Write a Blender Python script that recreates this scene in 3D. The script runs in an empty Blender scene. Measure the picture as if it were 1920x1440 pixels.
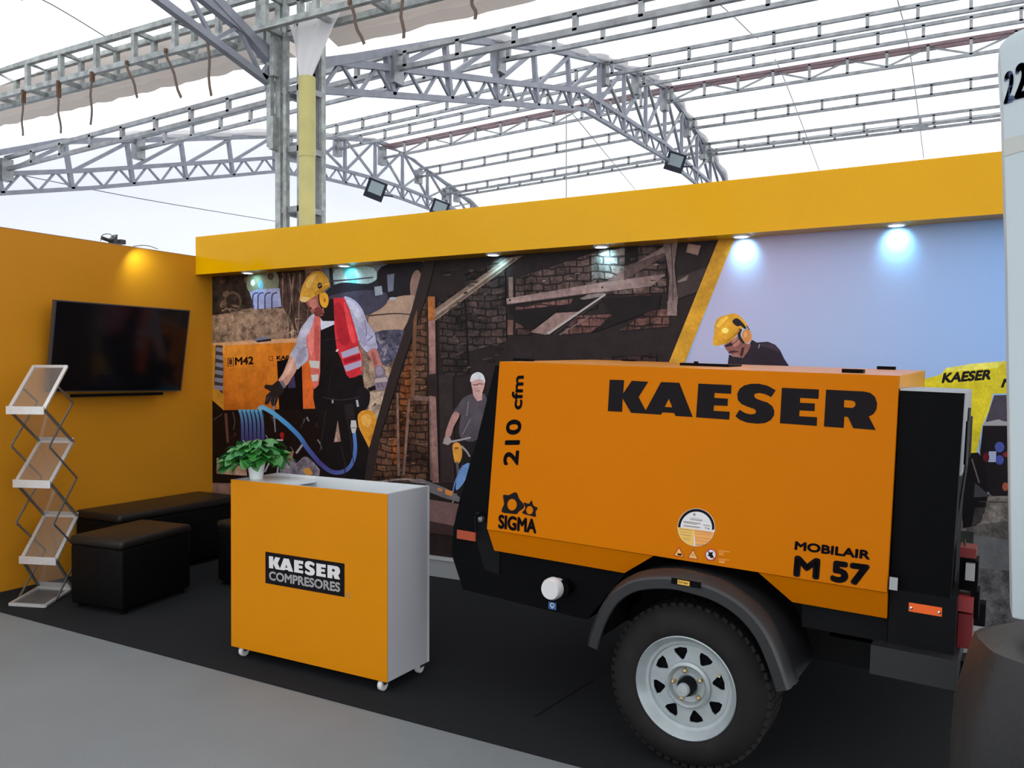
import bpy, math, random
from mathutils import Vector, Matrix
from mathutils.geometry import tessellate_polygon
random.seed(7)
SC = bpy.context.scene
COL = SC.collection
PI = math.pi

# ------------------------------------------------------------------ camera
EYE = Vector((0, 0, 1.5)); FPX = 1570.28
YAW, PITCH, ROLL = .4996, -.0153, .0029
FW = Vector((-math.sin(YAW)*math.cos(PITCH), math.cos(YAW)*math.cos(PITCH), math.sin(PITCH)))
_r = Vector((math.cos(YAW), math.sin(YAW), 0)); _u = _r.cross(FW)
RT = _r*math.cos(ROLL) + _u*math.sin(ROLL); UP = -_r*math.sin(ROLL) + _u*math.cos(ROLL)
cam = bpy.data.cameras.new('camera'); camo = bpy.data.objects.new('camera', cam); COL.objects.link(camo)
cam.sensor_fit = 'HORIZONTAL'; cam.sensor_width = 36; cam.lens = FPX/1920*36; cam.clip_start = .05; cam.clip_end = 300
M = Matrix.Identity(4)
for i, v in enumerate((RT, UP, -FW)):
    for j in range(3): M[j][i] = v[j]
M.translation = EYE; camo.matrix_world = M; SC.camera = camo

# ------------------------------------------------------------------ daylight
w = bpy.data.worlds.new('sky'); SC.world = w; w.use_nodes = True
bg = w.node_tree.nodes['Background']
bg.inputs[0].default_value = (.93, .965, 1, 1); bg.inputs[1].default_value = 4.5
sun = bpy.data.lights.new('sun', 'SUN'); sun.energy = 1.5; sun.angle = math.radians(25); sun.color = (1, .97, .92)
so = bpy.data.objects.new('sun', sun); COL.objects.link(so); so.rotation_euler = (math.radians(28), math.radians(-18), 0)
vs = SC.view_settings; vs.view_transform = 'Standard'; vs.look = 'None'; vs.gamma = 1; vs.use_curve_mapping = False
vs.exposure = -0.84
SC.display_settings.display_device = 'sRGB'

def pick(x, y, ax, v):
    d = FW + RT*((x-960)/FPX) + UP*((720-y)/FPX)
    return EYE + d*((v-EYE[ax])/d[ax])
def pickn(x, y, o, n):
    d = FW + RT*((x-960)/FPX) + UP*((720-y)/FPX)
    return EYE + d*((Vector(o)-EYE).dot(n)/d.dot(n))

# ------------------------------------------------------------------ materials
def lin(c):
    c = c/255
    return c/12.92 if c <= .04045 else ((c+.055)/1.055)**2.4
def mat(name, col, rough=.5, metal=0, noise=0, nscale=20, bump=0, bscale=200, spec=.5, trans=0, coat=0, attr=None):
    m = bpy.data.materials.new(name); m.use_nodes = True; nt = m.node_tree; N = nt.nodes; L = nt.links
    b = N['Principled BSDF']; b.inputs['Roughness'].default_value = rough; b.inputs['Metallic'].default_value = metal
    b.inputs['Specular IOR Level'].default_value = spec
    b.inputs['Coat Weight'].default_value = coat; b.inputs['Coat Roughness'].default_value = .06
    b.inputs['Base Color'].default_value = (*col, 1)
    tc = N.new('ShaderNodeTexCoord')
    if noise:
        n = N.new('ShaderNodeTexNoise'); n.inputs['Scale'].default_value = nscale; n.inputs['Detail'].default_value = 6
        L.new(tc.outputs['Object'], n.inputs['Vector'])
        r = N.new('ShaderNodeMapRange'); r.inputs[1].default_value = .3; r.inputs[2].default_value = .7
        r.inputs[3].default_value = 1-noise; r.inputs[4].default_value = 1+noise; L.new(n.outputs['Fac'], r.inputs[0])
        mx = N.new('ShaderNodeVectorMath'); mx.operation = 'SCALE'; mx.inputs[0].default_value = col
        L.new(r.outputs[0], mx.inputs['Scale']); L.new(mx.outputs[0], b.inputs['Base Color'])
    if bump:
        n2 = N.new('ShaderNodeTexNoise'); n2.inputs['Scale'].default_value = bscale; n2.inputs['Detail'].default_value = 3
        L.new(tc.outputs['Object'], n2.inputs['Vector'])
        bp = N.new('ShaderNodeBump'); bp.inputs['Strength'].default_value = bump; bp.inputs['Distance'].default_value = .01
        L.new(n2.outputs['Fac'], bp.inputs['Height']); L.new(bp.outputs[0], b.inputs['Normal'])
    return m
def emis(name, col, s):
    m = bpy.data.materials.new(name); m.use_nodes = True; b = m.node_tree.nodes['Principled BSDF']
    b.inputs['Base Color'].default_value = (*col, 1); b.inputs['Emission Color'].default_value = (*col, 1); b.inputs['Emission Strength'].default_value = s
    return m
def membrane(name, col, tr, stain):
    m = bpy.data.materials.new(name); m.use_nodes = True; nt = m.node_tree; N = nt.nodes; L = nt.links
    N.remove(N['Principled BSDF']); out = N['Material Output']
    d = N.new('ShaderNodeBsdfDiffuse'); t = N.new('ShaderNodeBsdfTranslucent'); mx = N.new('ShaderNodeMixShader')
    mx.inputs[0].default_value = tr
    tc = N.new('ShaderNodeTexCoord')
    n = N.new('ShaderNodeTexNoise'); n.inputs['Scale'].default_value = .55; n.inputs['Detail'].default_value = 8; n.inputs['Roughness'].default_value = .65
    L.new(tc.outputs['Object'], n.inputs['Vector'])
    r = N.new('ShaderNodeMapRange'); r.inputs[1].default_value = .62; r.inputs[2].default_value = .8
    r.inputs[3].default_value = 1; r.inputs[4].default_value = 1-stain; L.new(n.outputs['Fac'], r.inputs[0])
    s = N.new('ShaderNodeVectorMath'); s.operation = 'SCALE'; s.inputs[0].default_value = col; L.new(r.outputs[0], s.inputs['Scale'])
    L.new(s.outputs[0], d.inputs[0]); L.new(s.outputs[0], t.inputs[0])
    L.new(d.outputs[0], mx.inputs[1]); L.new(t.outputs[0], mx.inputs[2]); L.new(mx.outputs[0], out.inputs[0])
    return m
MT = {}
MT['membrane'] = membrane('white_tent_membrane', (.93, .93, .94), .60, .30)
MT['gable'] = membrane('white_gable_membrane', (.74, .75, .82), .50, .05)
MT['flap'] = membrane('shaded_gutter_membrane', (.62, .56, .52), .25, .3)  # beige is the shade on the gutter membrane, put into its colour
MT['drape'] = membrane('thin_white_fabric', (.8, .78, .78), .4, .1)
MT['galv'] = mat('galvanised_steel', (.27, .28, .29), .45, .55, .25, 9)
MT['galvold'] = mat('weathered_galvanised_steel', (.33, .35, .34), .6, .3, .35, 14)
MT['steelblue'] = mat('blue_grey_painted_steel', (.23, .24, .28), .5, .2, .12, 8)
MT['redsteel'] = mat('reddish_primed_steel', (.19, .12, .13), .6, 0, .2, 6)
MT['pipe'] = mat('yellowed_pvc_pipe', (.46, .41, .15), .45, 0, .08, 6)
MT['strap'] = mat('brown_strap', (.11, .075, .055), .8)
MT['rust'] = mat('rusty_clamp', (.12, .06, .035), .8, 0, .3, 30)
MT['floor'] = mat('grey_painted_floor', (.148, .16, .165), .55, 0, .07, 1.7, .06, 60)
MT['carpet'] = mat('charcoal_carpet', (.015, .016, .018), .95, 0, .45, 260, .8, 500, .15)
MT['wally'] = mat('amber_vinyl_wall', (.46, .185, .010), .42, 0, .03, 2, .02, 300, .1)
MT['fascia'] = mat('glossy_yellow_vinyl', (.66, .335, .0), .14, 0, .03, 1.5, 0, 1, .16)
MT['counter_y'] = mat('amber_counter_vinyl', (.56, .198, .003), .38, 0, .02, 3, 0, 1, .08)
MT['white'] = mat('white_laminate', (.42, .42, .45), .3)
MT['whitein'] = mat('white_laminate_inside', (.62, .65, .66), .2)
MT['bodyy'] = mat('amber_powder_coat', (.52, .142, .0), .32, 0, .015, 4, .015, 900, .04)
MT['hoodtop'] = mat('amber_powder_coat_lit', (.56, .20, .02), .30, 0, .015, 4, .015, 900, .6)  # doors' amber coat again, bright grazing reflection put into a paler base colour
MT['black'] = mat('black_lettering', (.006, .004, .005), .55, 0, 0, 1, 0, 1, .1)
MT['blackpl'] = mat('black_powder_coat', (.0025, .0025, .003), .5, 0, .1, 10, .04, 400, .05)
MT['chassis'] = mat('dark_chassis_paint', (.006, .006, .0065), .5, 0, .15, 8, spec=.08)
MT['rubber'] = mat('tyre_rubber', (.014, .0125, .012), .85, 0, .2, 12, .1, 200, .2)
MT['fender'] = mat('black_plastic_mudguard', (.012, .012, .013), .38, 0, .1, 12)
MT['rim'] = mat('silver_steel_rim', (.38, .42, .43), .38, .35, .08, 20)
MT['chrome'] = mat('chrome', (.7, .7, .7), .15, 1)
MT['brass'] = mat('brass_nut', (.55, .42, .22), .35, .8)
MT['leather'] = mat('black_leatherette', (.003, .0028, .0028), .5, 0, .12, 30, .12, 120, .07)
MT['leathertop'] = mat('black_leatherette_lit_top', (.010, .008, .007), .42, 0, .12, 30, .12, 120, .25)  # same leatherette, lighter colour holds the amber reflection on the tops
MT['tv'] = mat('tv_screen', (.003, .003, .004), .12, 0, 0, 1, 0, 1, .35)
MT['tvframe'] = mat('grey_bezel', (.09, .08, .08), .35, .5)
MT['alu'] = mat('brushed_aluminium', (.62, .62, .62), .35, .6, .05, 40)
MT['aludark'] = mat('grey_bar', (.17, .17, .17), .4, .6)
MT['amberlens'] = mat('orange_reflector', (.85, .12, .01), .3)
MT['darklens'] = mat('dark_orange_reflector', (.33, .05, .015), .3)
MT['redlens'] = mat('red_lamp_lens', (.16, .006, .008), .45)
MT['redlens2'] = mat('clear_red_lens', (.28, .03, .03), .45)
MT['clearlens'] = mat('clear_lamp_lens', (.35, .34, .34), .15)
MT['led'] = emis('led_lens', (.85, .97, 1), 14)
MT['ledring'] = mat('white_lamp_ring', (.75, .78, .8), .35)
MT['lampblk'] = mat('navy_black_housing', (.016, .018, .03), .4)
MT['glassgrey'] = mat('floodlight_glass', (.34, .41, .42), .12)
MT['pot'] = mat('white_ceramic_pot', (.82, .84, .83), .3)
MT['soil'] = mat('potting_soil', (.03, .02, .015), .9)
MT['leaf'] = mat('basil_leaf', (.028, .17, .022), .35, 0, .35, 25)
MT['leafd'] = mat('dark_basil_leaf', (.02, .15, .03), .38, 0, .3, 25)
MT['stem'] = mat('green_stem', (.10, .28, .05), .5)
MT['panelw'] = mat('pale_grey_panel', (.42, .475, .49), .4, 0, .02, 3)
MT['tape'] = mat('beige_tape', (.40, .41, .38), .5)
MT['navy'] = mat('navy_digits', (.022, .045, .12), .4)
MT['cloth'] = mat('dark_grey_cover', (.012, .0115, .0115), .45, 0, .2, 5, .1, 60)
MT['rail'] = mat('grey_aluminium_rail', (.35, .36, .37), .35, .4)
MT['cable'] = mat('black_cable', (.02, .02, .02), .6)
MT['wire'] = mat('grey_wire', (.25, .25, .27), .6)
MT['stkblue'] = mat('blue_sticker', (.02, .10, .30), .4)
MT['stkwhite'] = mat('white_sticker', (.62, .60, .60), .4)
MT['stkyel'] = mat('yellow_sticker', (.72, .42, .06), .4)
MT['stkor'] = mat('orange_sticker', (.74, .30, .05), .4)
MT['stkred'] = mat('red_sticker_ink', (.38, .02, .01), .4)
MT['ink'] = mat('grey_ink', (.25, .18, .12), .5)
MT['acrylic'] = None
m = bpy.data.materials.new('clear_acrylic'); m.use_nodes = True; nt = m.node_tree; N = nt.nodes
N.remove(N['Principled BSDF'])
tb = N.new('ShaderNodeBsdfTransparent'); tb.inputs[0].default_value = (.93, .93, .93, 1); gb = N.new('ShaderNodeBsdfGlossy'); gb.inputs['Roughness'].default_value = .08
db = N.new('ShaderNodeBsdfDiffuse'); db.inputs[0].default_value = (.75, .75, .75, 1)
m1 = N.new('ShaderNodeMixShader'); m1.inputs[0].default_value = .10; m2 = N.new('ShaderNodeMixShader'); m2.inputs[0].default_value = .06
nt.links.new(tb.outputs[0], m1.inputs[1]); nt.links.new(gb.outputs[0], m1.inputs[2]); nt.links.new(m1.outputs[0], m2.inputs[1]); nt.links.new(db.outputs[0], m2.inputs[2])
nt.links.new(m2.outputs[0], N['Material Output'].inputs[0]); MT['acrylic'] = m

# ------------------------------------------------------------------ mesh helpers
class MB:
    def __init__(s): s.v = []; s.f = []
    def add(s, vs, fs):
        o = len(s.v); s.v += [tuple(v) for v in vs]; s.f += [tuple(i+o for i in f) for f in fs]; return s
    def box(s, a, b):
        x0, y0, z0 = a; x1, y1, z1 = b
        return s.add([(x0,y0,z0),(x1,y0,z0),(x1,y1,z0),(x0,y1,z0),(x0,y0,z1),(x1,y0,z1),(x1,y1,z1),(x0,y1,z1)],
                     [(0,3,2,1),(4,5,6,7),(0,1,5,4),(1,2,6,5),(2,3,7,6),(3,0,4,7)])
    def hexa(s, p):
        return s.add(p, [(0,3,2,1),(4,5,6,7),(0,1,5,4),(1,2,6,5),(2,3,7,6),(3,0,4,7)])
    def beam(s, p, q, w, h=None, up=(0,0,1)):
        p = Vector(p); q = Vector(q); h = h or w; d = (q-p).normalized(); u = Vector(up)
        if abs(d.dot(u)) > .97: u = Vector((1,0,0))
        a = d.cross(u).normalized()*w/2; b = d.cross(a).normalized()*h/2
        return s.add([p-a-b,p+a-b,p+a+b,p-a+b,q-a-b,q+a-b,q+a+b,q-a+b], [(0,3,2,1),(4,5,6,7),(0,1,5,4),(1,2,6,5),(2,3,7,6),(3,0,4,7)])
    def tube(s, pts, r, n=8, cap=True):
        pts = [Vector(p) for p in pts]; rings = []
        for i, p in enumerate(pts):
            d = (pts[min(i+1,len(pts)-1)]-pts[max(i-1,0)]).normalized()
            u = Vector((0,0,1)) if abs(d.z) < .9 else Vector((1,0,0))
            a = d.cross(u).normalized(); b = d.cross(a)
            rr = r[i] if isinstance(r, (list, tuple)) else r
            rings.append([p+a*math.cos(t*2*PI/n)*rr+b*math.sin(t*2*PI/n)*rr for t in range(n)])
        vs = [v for g in rings for v in g]; fs = []
        for i in range(len(pts)-1):
            for t in range(n):
                fs.append((i*n+t, i*n+(t+1)%n, (i+1)*n+(t+1)%n, (i+1)*n+t))
        if cap: fs += [tuple(range(n))[::-1], tuple((len(pts)-1)*n+t for t in range(n))]
        return s.add(vs, fs)
    def lathe(s, prof, c, axis='z', n=32, close=False):
        # prof: (r, h) list
        c = Vector(c); vs = []; fs = []
        for r, h in prof:
            for t in range(n):
                a = 2*PI*t/n; x, y = r*math.cos(a), r*math.sin(a)
                vs.append(c + (Vector((x,y,h)) if axis == 'z' else Vector((x,h,y)) if axis == 'y' else Vector((h,x,y))))
        k = len(prof)
        for i in range(k-1 if not close else k):
            j = (i+1) % k
            for t in range(n): fs.append((i*n+t, i*n+(t+1)%n, j*n+(t+1)%n, j*n+t))
        return s.add(vs, fs)
    def prism(s, loops, depth):
        # loops: list of loops of 3D points (first outer, rest holes); depth: Vector
        loops = [[Vector(p) for p in l] for l in loops]; depth = Vector(depth)
        tri = tessellate_polygon(loops); flat = [p for l in loops for p in l]; n = len(flat)
        fs = [tuple(t) for t in tri] + [tuple(i+n for i in t[::-1]) for t in tri]
        o = 0
        for l in loops:
            k = len(l)
            for i in range(k): fs.append((o+i, o+(i+1)%k, o+(i+1)%k+n, o+i+n))
            o += k
        return s.add(flat+[p+depth for p in flat], fs)
    def flat(s, loops):
        loops = [[Vector(p) for p in l] for l in loops]
        tri = tessellate_polygon(loops); return s.add([p for l in loops for p in l], [tuple(t) for t in tri])
    def build(s, name, m, parent=None, smooth=False, bevel=0, seg=2):
        me = bpy.data.meshes.new(name); c = Vector((0,0,0))
        me.from_pydata([tuple(v) for v in s.v], [], s.f); me.materials.append(MT[m] if isinstance(m, str) else m)
        import bmesh
        b = bmesh.new(); b.from_mesh(me); bmesh.ops.recalc_face_normals(b, faces=b.faces[:])
        if bevel:
            bmesh.ops.remove_doubles(b, verts=b.verts[:], dist=1e-5)
            bmesh.ops.bevel(b, geom=[e for e in b.edges if len(e.link_faces) == 2 and e.calc_face_angle(0) > .5], offset=bevel, segments=seg, profile=.5, affect='EDGES')
        b.to_mesh(me); b.free()
        if smooth:
            for p in me.polygons: p.use_smooth = True
            try: me.set_sharp_from_angle(angle=math.radians(42))
            except Exception: pass
        o = bpy.data.objects.new(name, me); COL.objects.link(o)
        if parent: o.parent = parent; o.matrix_parent_inverse = Matrix.Translation(-parent.location)
        return o
def tag(o, label, cat, group=None, kind=None):
    o['label'] = label; o['category'] = cat
    if group: o['group'] = group
    if kind: o['kind'] = kind
    return o
def thing(name, loc, label, cat, group=None):
    o = bpy.data.objects.new(name, None); COL.objects.link(o); o.location = loc; o.empty_display_size = .1
    return tag(o, label, cat, group)
def struct(o, label=None, cat=None):
    o['kind'] = 'structure'
    if label: o['label'] = label; o['category'] = cat or 'structure'
    return o
def smooth_loop(p, k=4):
    out = []; n = len(p)
    for i in range(n):
        a, b, c, d = (Vector((*p[(i+j) % n], 0)) for j in (-1, 0, 1, 2))
        for t in range(k):
            t /= k
            v = .5*((2*b)+(c-a)*t+(2*a-5*b+4*c-d)*t*t+(-a+3*b-3*c+d)*t**3); out.append((v.x, v.y))
    return out
def smooth_line(p, k=6):
    out = []; n = len(p)
    for i in range(n-1):
        a, b, c, d = Vector(p[max(i-1,0)]), Vector(p[i]), Vector(p[i+1]), Vector(p[min(i+2,n-1)])
        for t in range(k):
            t /= k
            out.append(.5*((2*b)+(c-a)*t+(2*a-5*b+4*c-d)*t*t+(-a+3*b-3*c+d)*t**3))
    out.append(Vector(p[-1])); return out
_tc = {}
def glyphs(s, bold=0., space=1.):
    """triangles of a text string, normalised to a unit box"""
    key = (s, bold, space)
    if key in _tc: return _tc[key]
    cu = bpy.data.curves.new('t', 'FONT'); cu.body = s; cu.offset = bold; cu.space_character = space; cu.resolution_u = 5
    o = bpy.data.objects.new('t', cu); COL.objects.link(o)
    dg = bpy.context.evaluated_depsgraph_get(); e = o.evaluated_get(dg); me = e.to_mesh()
    vs = [(v.co.x, v.co.y) for v in me.vertices]; fs = [tuple(p.vertices) for p in me.polygons]; e.to_mesh_clear()
    bpy.data.objects.remove(o); bpy.data.curves.remove(cu)
    x0 = min(v[0] for v in vs); x1 = max(v[0] for v in vs); y0 = min(v[1] for v in vs); y1 = max(v[1] for v in vs)
    _tc[key] = ([((x-x0)/(x1-x0), (y-y0)/(y1-y0)) for x, y in vs], fs); return _tc[key]
def thick(bold, U, V):
    """small copies around the letter that fatten its strokes by bold x height"""
    if bold <= 0: return [(0, 0)]
    k = V.length/U.length
    return [(bold*k*math.cos(t*PI/4), bold*math.sin(t*PI/4)) for t in range(8)]+[(0, 0)]
def text_on(mb, s, o, U, V, bold=0., space=1., shear=0):
    vs, fs = glyphs(s, 0, space); o = Vector(o); U = Vector(U); V = Vector(V); kx = bold*V.length/U.length
    for ax, ay in thick(bold, U, V): mb.add([o+U*(kx+x*(1-2*kx)+ax+shear*y)+V*(bold+y*(1-2*bold)+ay) for x, y in vs], fs)
    return mb

# ------------------------------------------------------------------ constants of the stand
XL, YB, YF = -5.72, 5.10, 4.92
ZF0, ZF1, ZW = 2.304, 2.62, 2.456

# ================================================================== SETTING
struct(MB().box((-30,-20,-.2), (30,40,-.006)).build('floor', 'floor'), 'smooth grey walkway floor in front of the dark carpet', 'floor')
cp = MB().hexa([(-6.6,3.066,-.006),(2.6,2.782,-.006),(2.6,5.6,-.006),(-6.6,5.6,-.006),(-6.6,3.066,0),(2.6,2.782,0),(2.6,5.6,0),(-6.6,5.6,0)]).build('carpet', 'carpet')
q0, q1 = pick(1118,1272,2,.0005), pick(1003,1344,2,.0005); MB().beam(q0, q1, .008, .001).build('seam', 'black', cp)
tag(cp, 'charcoal carpet covering the exhibition stand floor', 'carpet')
# booth walls
wl = MB().box((XL-.06,2.0,0), (XL,YB+.06,ZW)).build('wall_left', 'wally'); struct(wl)
MB().box((XL-.001,2.0,ZW), (XL+.002,YF,ZW+.004)).build('edge_strip', 'ink', wl)
wb = MB().box((XL,YB,0), (.66,YB+.06,ZF1-.02)).build('wall_back', 'white'); struct(wb)
bb = MB().box((XL+.005,YB-.035,0.004), (.66,YB-.004,.15)).build('baseboard_back', 'rail'); struct(bb)
MB().box((XL+.005,YB-.045,.13), (.66,YB-.034,.155)).build('bright_lip', 'alu', bb)
# fascia box
fa = MB().box((XL,YF,ZF0), (.66,YB,ZF1)).build('fascia_box', 'fascia'); tag(fa, 'long glossy yellow fascia box running above the printed mural', 'fascia')

# tent end wall and roofs -------------------------------------------------
VY = 5.6; XA = -5.17
TOP = [(0,4.12),(.4,4.34),(1.4,4.78),(2.6,5.31),(3.6,5.60),(5.1,6.02),(6.9,6.44),(8.4,6.72),(9.95,6.95)]
BOT = [(0,3.97),(1.0,4.22),(2.25,4.53),(3.86,4.92),(6.1,5.47),(9.95,5.60)]
RID = 9.95
def interp(T, d):
    d = d if d <= RID else 2*RID-d
    for (a, za), (b, zb) in zip(T, T[1:]):
        if d <= b: return za+(zb-za)*(d-a)/(b-a)
    return T[-1][1]
def dzx(x): return -.26*min(max((XA-x)/6.73, 0), 1.1)
def roofz(d, x=0):
    e = min(d, 2*RID-d)
    return max(interp(TOP, d)+.10, 4.80+.15*e if e < 1.6 else 5.04+(e-1.6)*.44 if e < 2.6 else 0)+dzx(x)
def roof(sign, x0, x1, name):
    mb = MB(); nx, ny = 36, 48; vs = []; fs = []
    for i in range(nx+1):
        for j in range(ny+1):
            d = 2*RID*j/ny; x = x0+(x1-x0)*i/nx
            z = roofz(d, x)+.02*math.sin(j*1.9+i*.7)*math.sin(i*.9)
            vs.append((x, VY+sign*(d if j else .15), z))
    for i in range(nx):
        for j in range(ny):
            a = i*(ny+1)+j; fs.append((a, a+1, a+ny+2, a+ny+1))
    return mb.add(vs, fs).build(name, 'membrane', smooth=True)
struct(roof(1, -12.5, 13.0, 'ceiling'), 'white translucent tent roof beyond the column', 'roof')
struct(roof(-1, -12.5, 13.0, 'ceiling'), 'white translucent tent roof over the walkway', 'roof')
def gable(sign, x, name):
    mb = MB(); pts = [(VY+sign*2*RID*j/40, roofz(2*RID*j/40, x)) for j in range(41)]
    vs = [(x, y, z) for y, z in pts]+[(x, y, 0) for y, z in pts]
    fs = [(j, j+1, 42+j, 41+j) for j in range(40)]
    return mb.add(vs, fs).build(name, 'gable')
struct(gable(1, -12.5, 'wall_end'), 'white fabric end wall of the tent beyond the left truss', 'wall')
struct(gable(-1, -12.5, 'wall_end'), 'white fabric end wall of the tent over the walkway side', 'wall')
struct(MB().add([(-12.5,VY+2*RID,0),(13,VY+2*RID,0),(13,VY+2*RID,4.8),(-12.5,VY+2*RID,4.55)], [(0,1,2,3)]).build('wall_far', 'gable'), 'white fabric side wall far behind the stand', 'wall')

# ================================================================== ARCH TRUSSES
def arch(x, sign, label, TOP=TOP, BOT=BOT, RID=RID):
    def interp(T, d):
        d = d if d <= RID else 2*RID-d
        for (a, za), (b, zb) in zip(T, T[1:]):
            if d <= b: return za+(zb-za)*(d-a)/(b-a)
        return T[-1][1]
    r = thing('arch_truss', (x, VY, 4.0), label, 'truss', 'arched roof trusses')
    def P(d, z, dx=0): return (x+dx, VY+sign*d, z)
    n = int(2*RID/1.0)
    ds = [.25+i*(2*RID-.5)/(n-1) for i in range(n)]
    # chords as polylines
    def chord(T, off, w, nm, m):
        mb = MB(); pd = sorted([0.05]+ds+[2*RID-.05]+[t[0] for t in T[1:-1]]+[2*RID-t[0] for t in T[1:-1]])
        for a, b in zip(pd, pd[1:]): mb.beam(P(a, interp(T, a)+off), P(b, interp(T, b)+off), w, w)
        return mb.build(nm, m, r)
    chord(TOP, 0, .08, 'top_chord', 'steelblue')
    chord(BOT, .27, .065, 'bottom_chord', 'steelblue')
    chord(BOT, 0, .06, 'bottom_chord', 'steelblue')
    for i, d in enumerate(ds):
        ln = -.12 if d < 6.5 else .12 if d > 2*RID-6.5 else 0
        MB().beam(P(d, interp(BOT, d)), P(d+ln, interp(TOP, d+ln)), .06, .06).build('web_post', 'steelblue', r)
        if i < n-1:
            e = ds[i+1]
            a, b = (d, e) if d < RID else (e, d)
            if interp(TOP, b)-interp(BOT, b) > .25:
                MB().beam(P(a, interp(BOT, a)+.27), P(b, interp(TOP, b)), .05, .05).build('diagonal', 'steelblue', r)
                if min(a, 2*RID-a, b, 2*RID-b) > 5.8 and abs(d-RID) < 4.4:
                    MB().beam(P(b, interp(BOT, b)+.27), P(a, interp(TOP, a)), .045, .045).build('diagonal', 'galv', r)
            k = 2
            for q in range(k):
                s0 = d+(e-d)*q/k; s1 = d+(e-d)*(q+.5)/k; s2 = d+(e-d)*(q+1)/k
                MB().beam(P(s0, interp(BOT, s0)), P(s1, interp(BOT, s1)+.27), .03).build('lacing_bar', 'steelblue', r)
                MB().beam(P(s1, interp(BOT, s1)+.27), P(s2, interp(BOT, s2)), .03).build('lacing_bar', 'steelblue', r)
    # bunched membrane pocket along the upper chord
    mb = MB(); pts = []; rr = []
    for i in range(61):
        d = 3.2+(2*RID-6.4)*i/60; pts.append(P(d, interp(TOP, d)+.075, .05*math.sin(i*1.7))); rr.append(.05+.028*abs(math.sin(i*.9))+.015*random.random())
    mb.tube(pts, rr, 7).build('membrane_sleeve', 'drape', r, smooth=True)
    return r
arch(XA, 1, 'arched lattice truss springing right from the steel column')
arch(XA-.22, -1, 'arched lattice truss rising to the upper left over the walkway')
T2 = [(0,4.1),(1.2,4.5),(2.17,4.9),(4.1,5.40),(6.54,6.06),(8.0,6.39),(9.05,6.6),(10.2,6.84)]
B2 = [(0,3.6),(1.27,3.96),(2.64,4.30),(5.5,5.08),(6.54,5.37),(8.0,5.53),(10.2,5.62)]
arch(-11.9, 1, 'farthest arched lattice truss in front of the white end wall', T2, B2, 10.2)

# ================================================================== PURLINS
def purlin(y, z, h, label, x0=-11.9, x1=5.6, sp=.62, tri=False):
    r = thing('roof_purlin', (x0, y, z-h), label, 'purlin', 'roof purlins spanning between the arched trusses')
    w = .05; za = lambda x: z+dzx(x)
    def rail(nm, dy, dz, m): MB().beam((x0,y+dy,za(x0)+dz), (XA,y+dy,z+dz), w).beam((XA,y+dy,z+dz), (x1,y+dy,z+dz), w).build(nm, m, r)
    rail('top_rail', 0, 0, 'redsteel' if tri else 'galv'); rail('bottom_rail', 0, -h, 'galv')
    if tri: rail('top_rail', .25, .02, 'redsteel')
    n = int((x1-x0)/sp)
    for i in range(n+1):
        x = x0+(x1-x0)*i/n; zz = za(x)
        MB().beam((x,y,zz), (x,y,zz-h), w, w*.9).build('spacer', 'galv', r)
        if tri and i < n:
            xe = x0+(x1-x0)*(i+1)/n; ze = za(xe)
            a, b = ((x,y,zz-h+.02), (xe,y+.1,ze)) if i % 2 else ((x,y+.1,zz), (xe,y,ze-h+.02))
            MB().beam(a, b, .03).build('diagonal', 'galv', r)
    for x in (XA, x0): MB().box((x-.07,y-.09,za(x)-h-.16), (x+.07,y+.07,za(x)-.02)).build('bracket_plate', 'galv', r)
    return r
for (d, zo, lab, tri, hh) in ((1.35,0,'roof purlin nearest the gutter, touching the fabric edge above the column',0,.16),(3.5,0,'roof purlin on the lower roof slope, next up from the gutter',0,.19),
        (6.9,0,'roof purlin high on the near roof slope, two before the reddish ridge purlin',0,.19),(8.4,0,'roof purlin just before the reddish ridge purlin',0,.19),
        (9.95,0,'reddish ridge purlin with zigzag bars',1,.27),(11.4,0,'first roof purlin beyond the reddish ridge purlin',0,.19),
        (12.6,.0,'second roof purlin beyond the reddish ridge, upper of the close pair',0,.17),(13.15,.17,'third roof purlin beyond the reddish ridge, lower of the close pair',0,.17)):
    purlin(VY+d, interp(TOP, d)-.03+zo, hh, lab, tri=bool(tri))

# ================================================================== VALLEY LADDER BEAM + GUTTER
lb = thing('valley_box_beam', (-12.2, 5.4, 4.4), 'box lattice gutter beam running along the top of the column', 'truss')
LY = (5.28, 5.5); LZ = (4.42, 4.70)
for y in LY:
    for z in LZ: MB().beam((-12.2,y,z), (7,y,z), .05).build('chord', 'galvold', lb)
for i in range(34):
    x = -12.0+i*.56
    MB().beam((x,LY[0],LZ[0]), (x,LY[0],LZ[1]), .045).build('upright', 'galvold', lb)
    MB().beam((x,LY[1],LZ[0]), (x,LY[1],LZ[1]), .045).build('upright', 'galvold', lb)
    for z in LZ: MB().beam((x,LY[0],z), (x,LY[1],z), .04).build('cross_bar', 'galvold', lb)
def gutter(x0, x1, label):
    mb = MB(); n = 60; vs = []; fs = []
    prof = [(5.56,4.76),(5.58,4.66),(5.60,4.55),(5.66,4.44),(5.80,4.41),(5.92,4.50),(5.98,4.66)]
    for i in range(n+1):
        x = x0+(x1-x0)*i/n
        for j, (y, z) in enumerate(prof):
            vs.append((x, y+.012*math.sin(i*1.3+j), z-.05*(j > 2)+.009*math.sin(i*2.1+j*.8)*(1 if j > 1 else .3)))
    k = len(prof)
    for i in range(n):
        for j in range(k-1): a = i*k+j; fs.append((a, a+1, a+k+1, a+k))
    o = mb.add(vs, fs).build('gutter_fabric', 'flap', smooth=True); tag(o, label, 'fabric gutter', 'fabric gutters'); return o
gutter(-12.2, XA-.25, 'fabric gutter with beige shading in its colour, sagging under the box beam left of the column')
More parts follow.
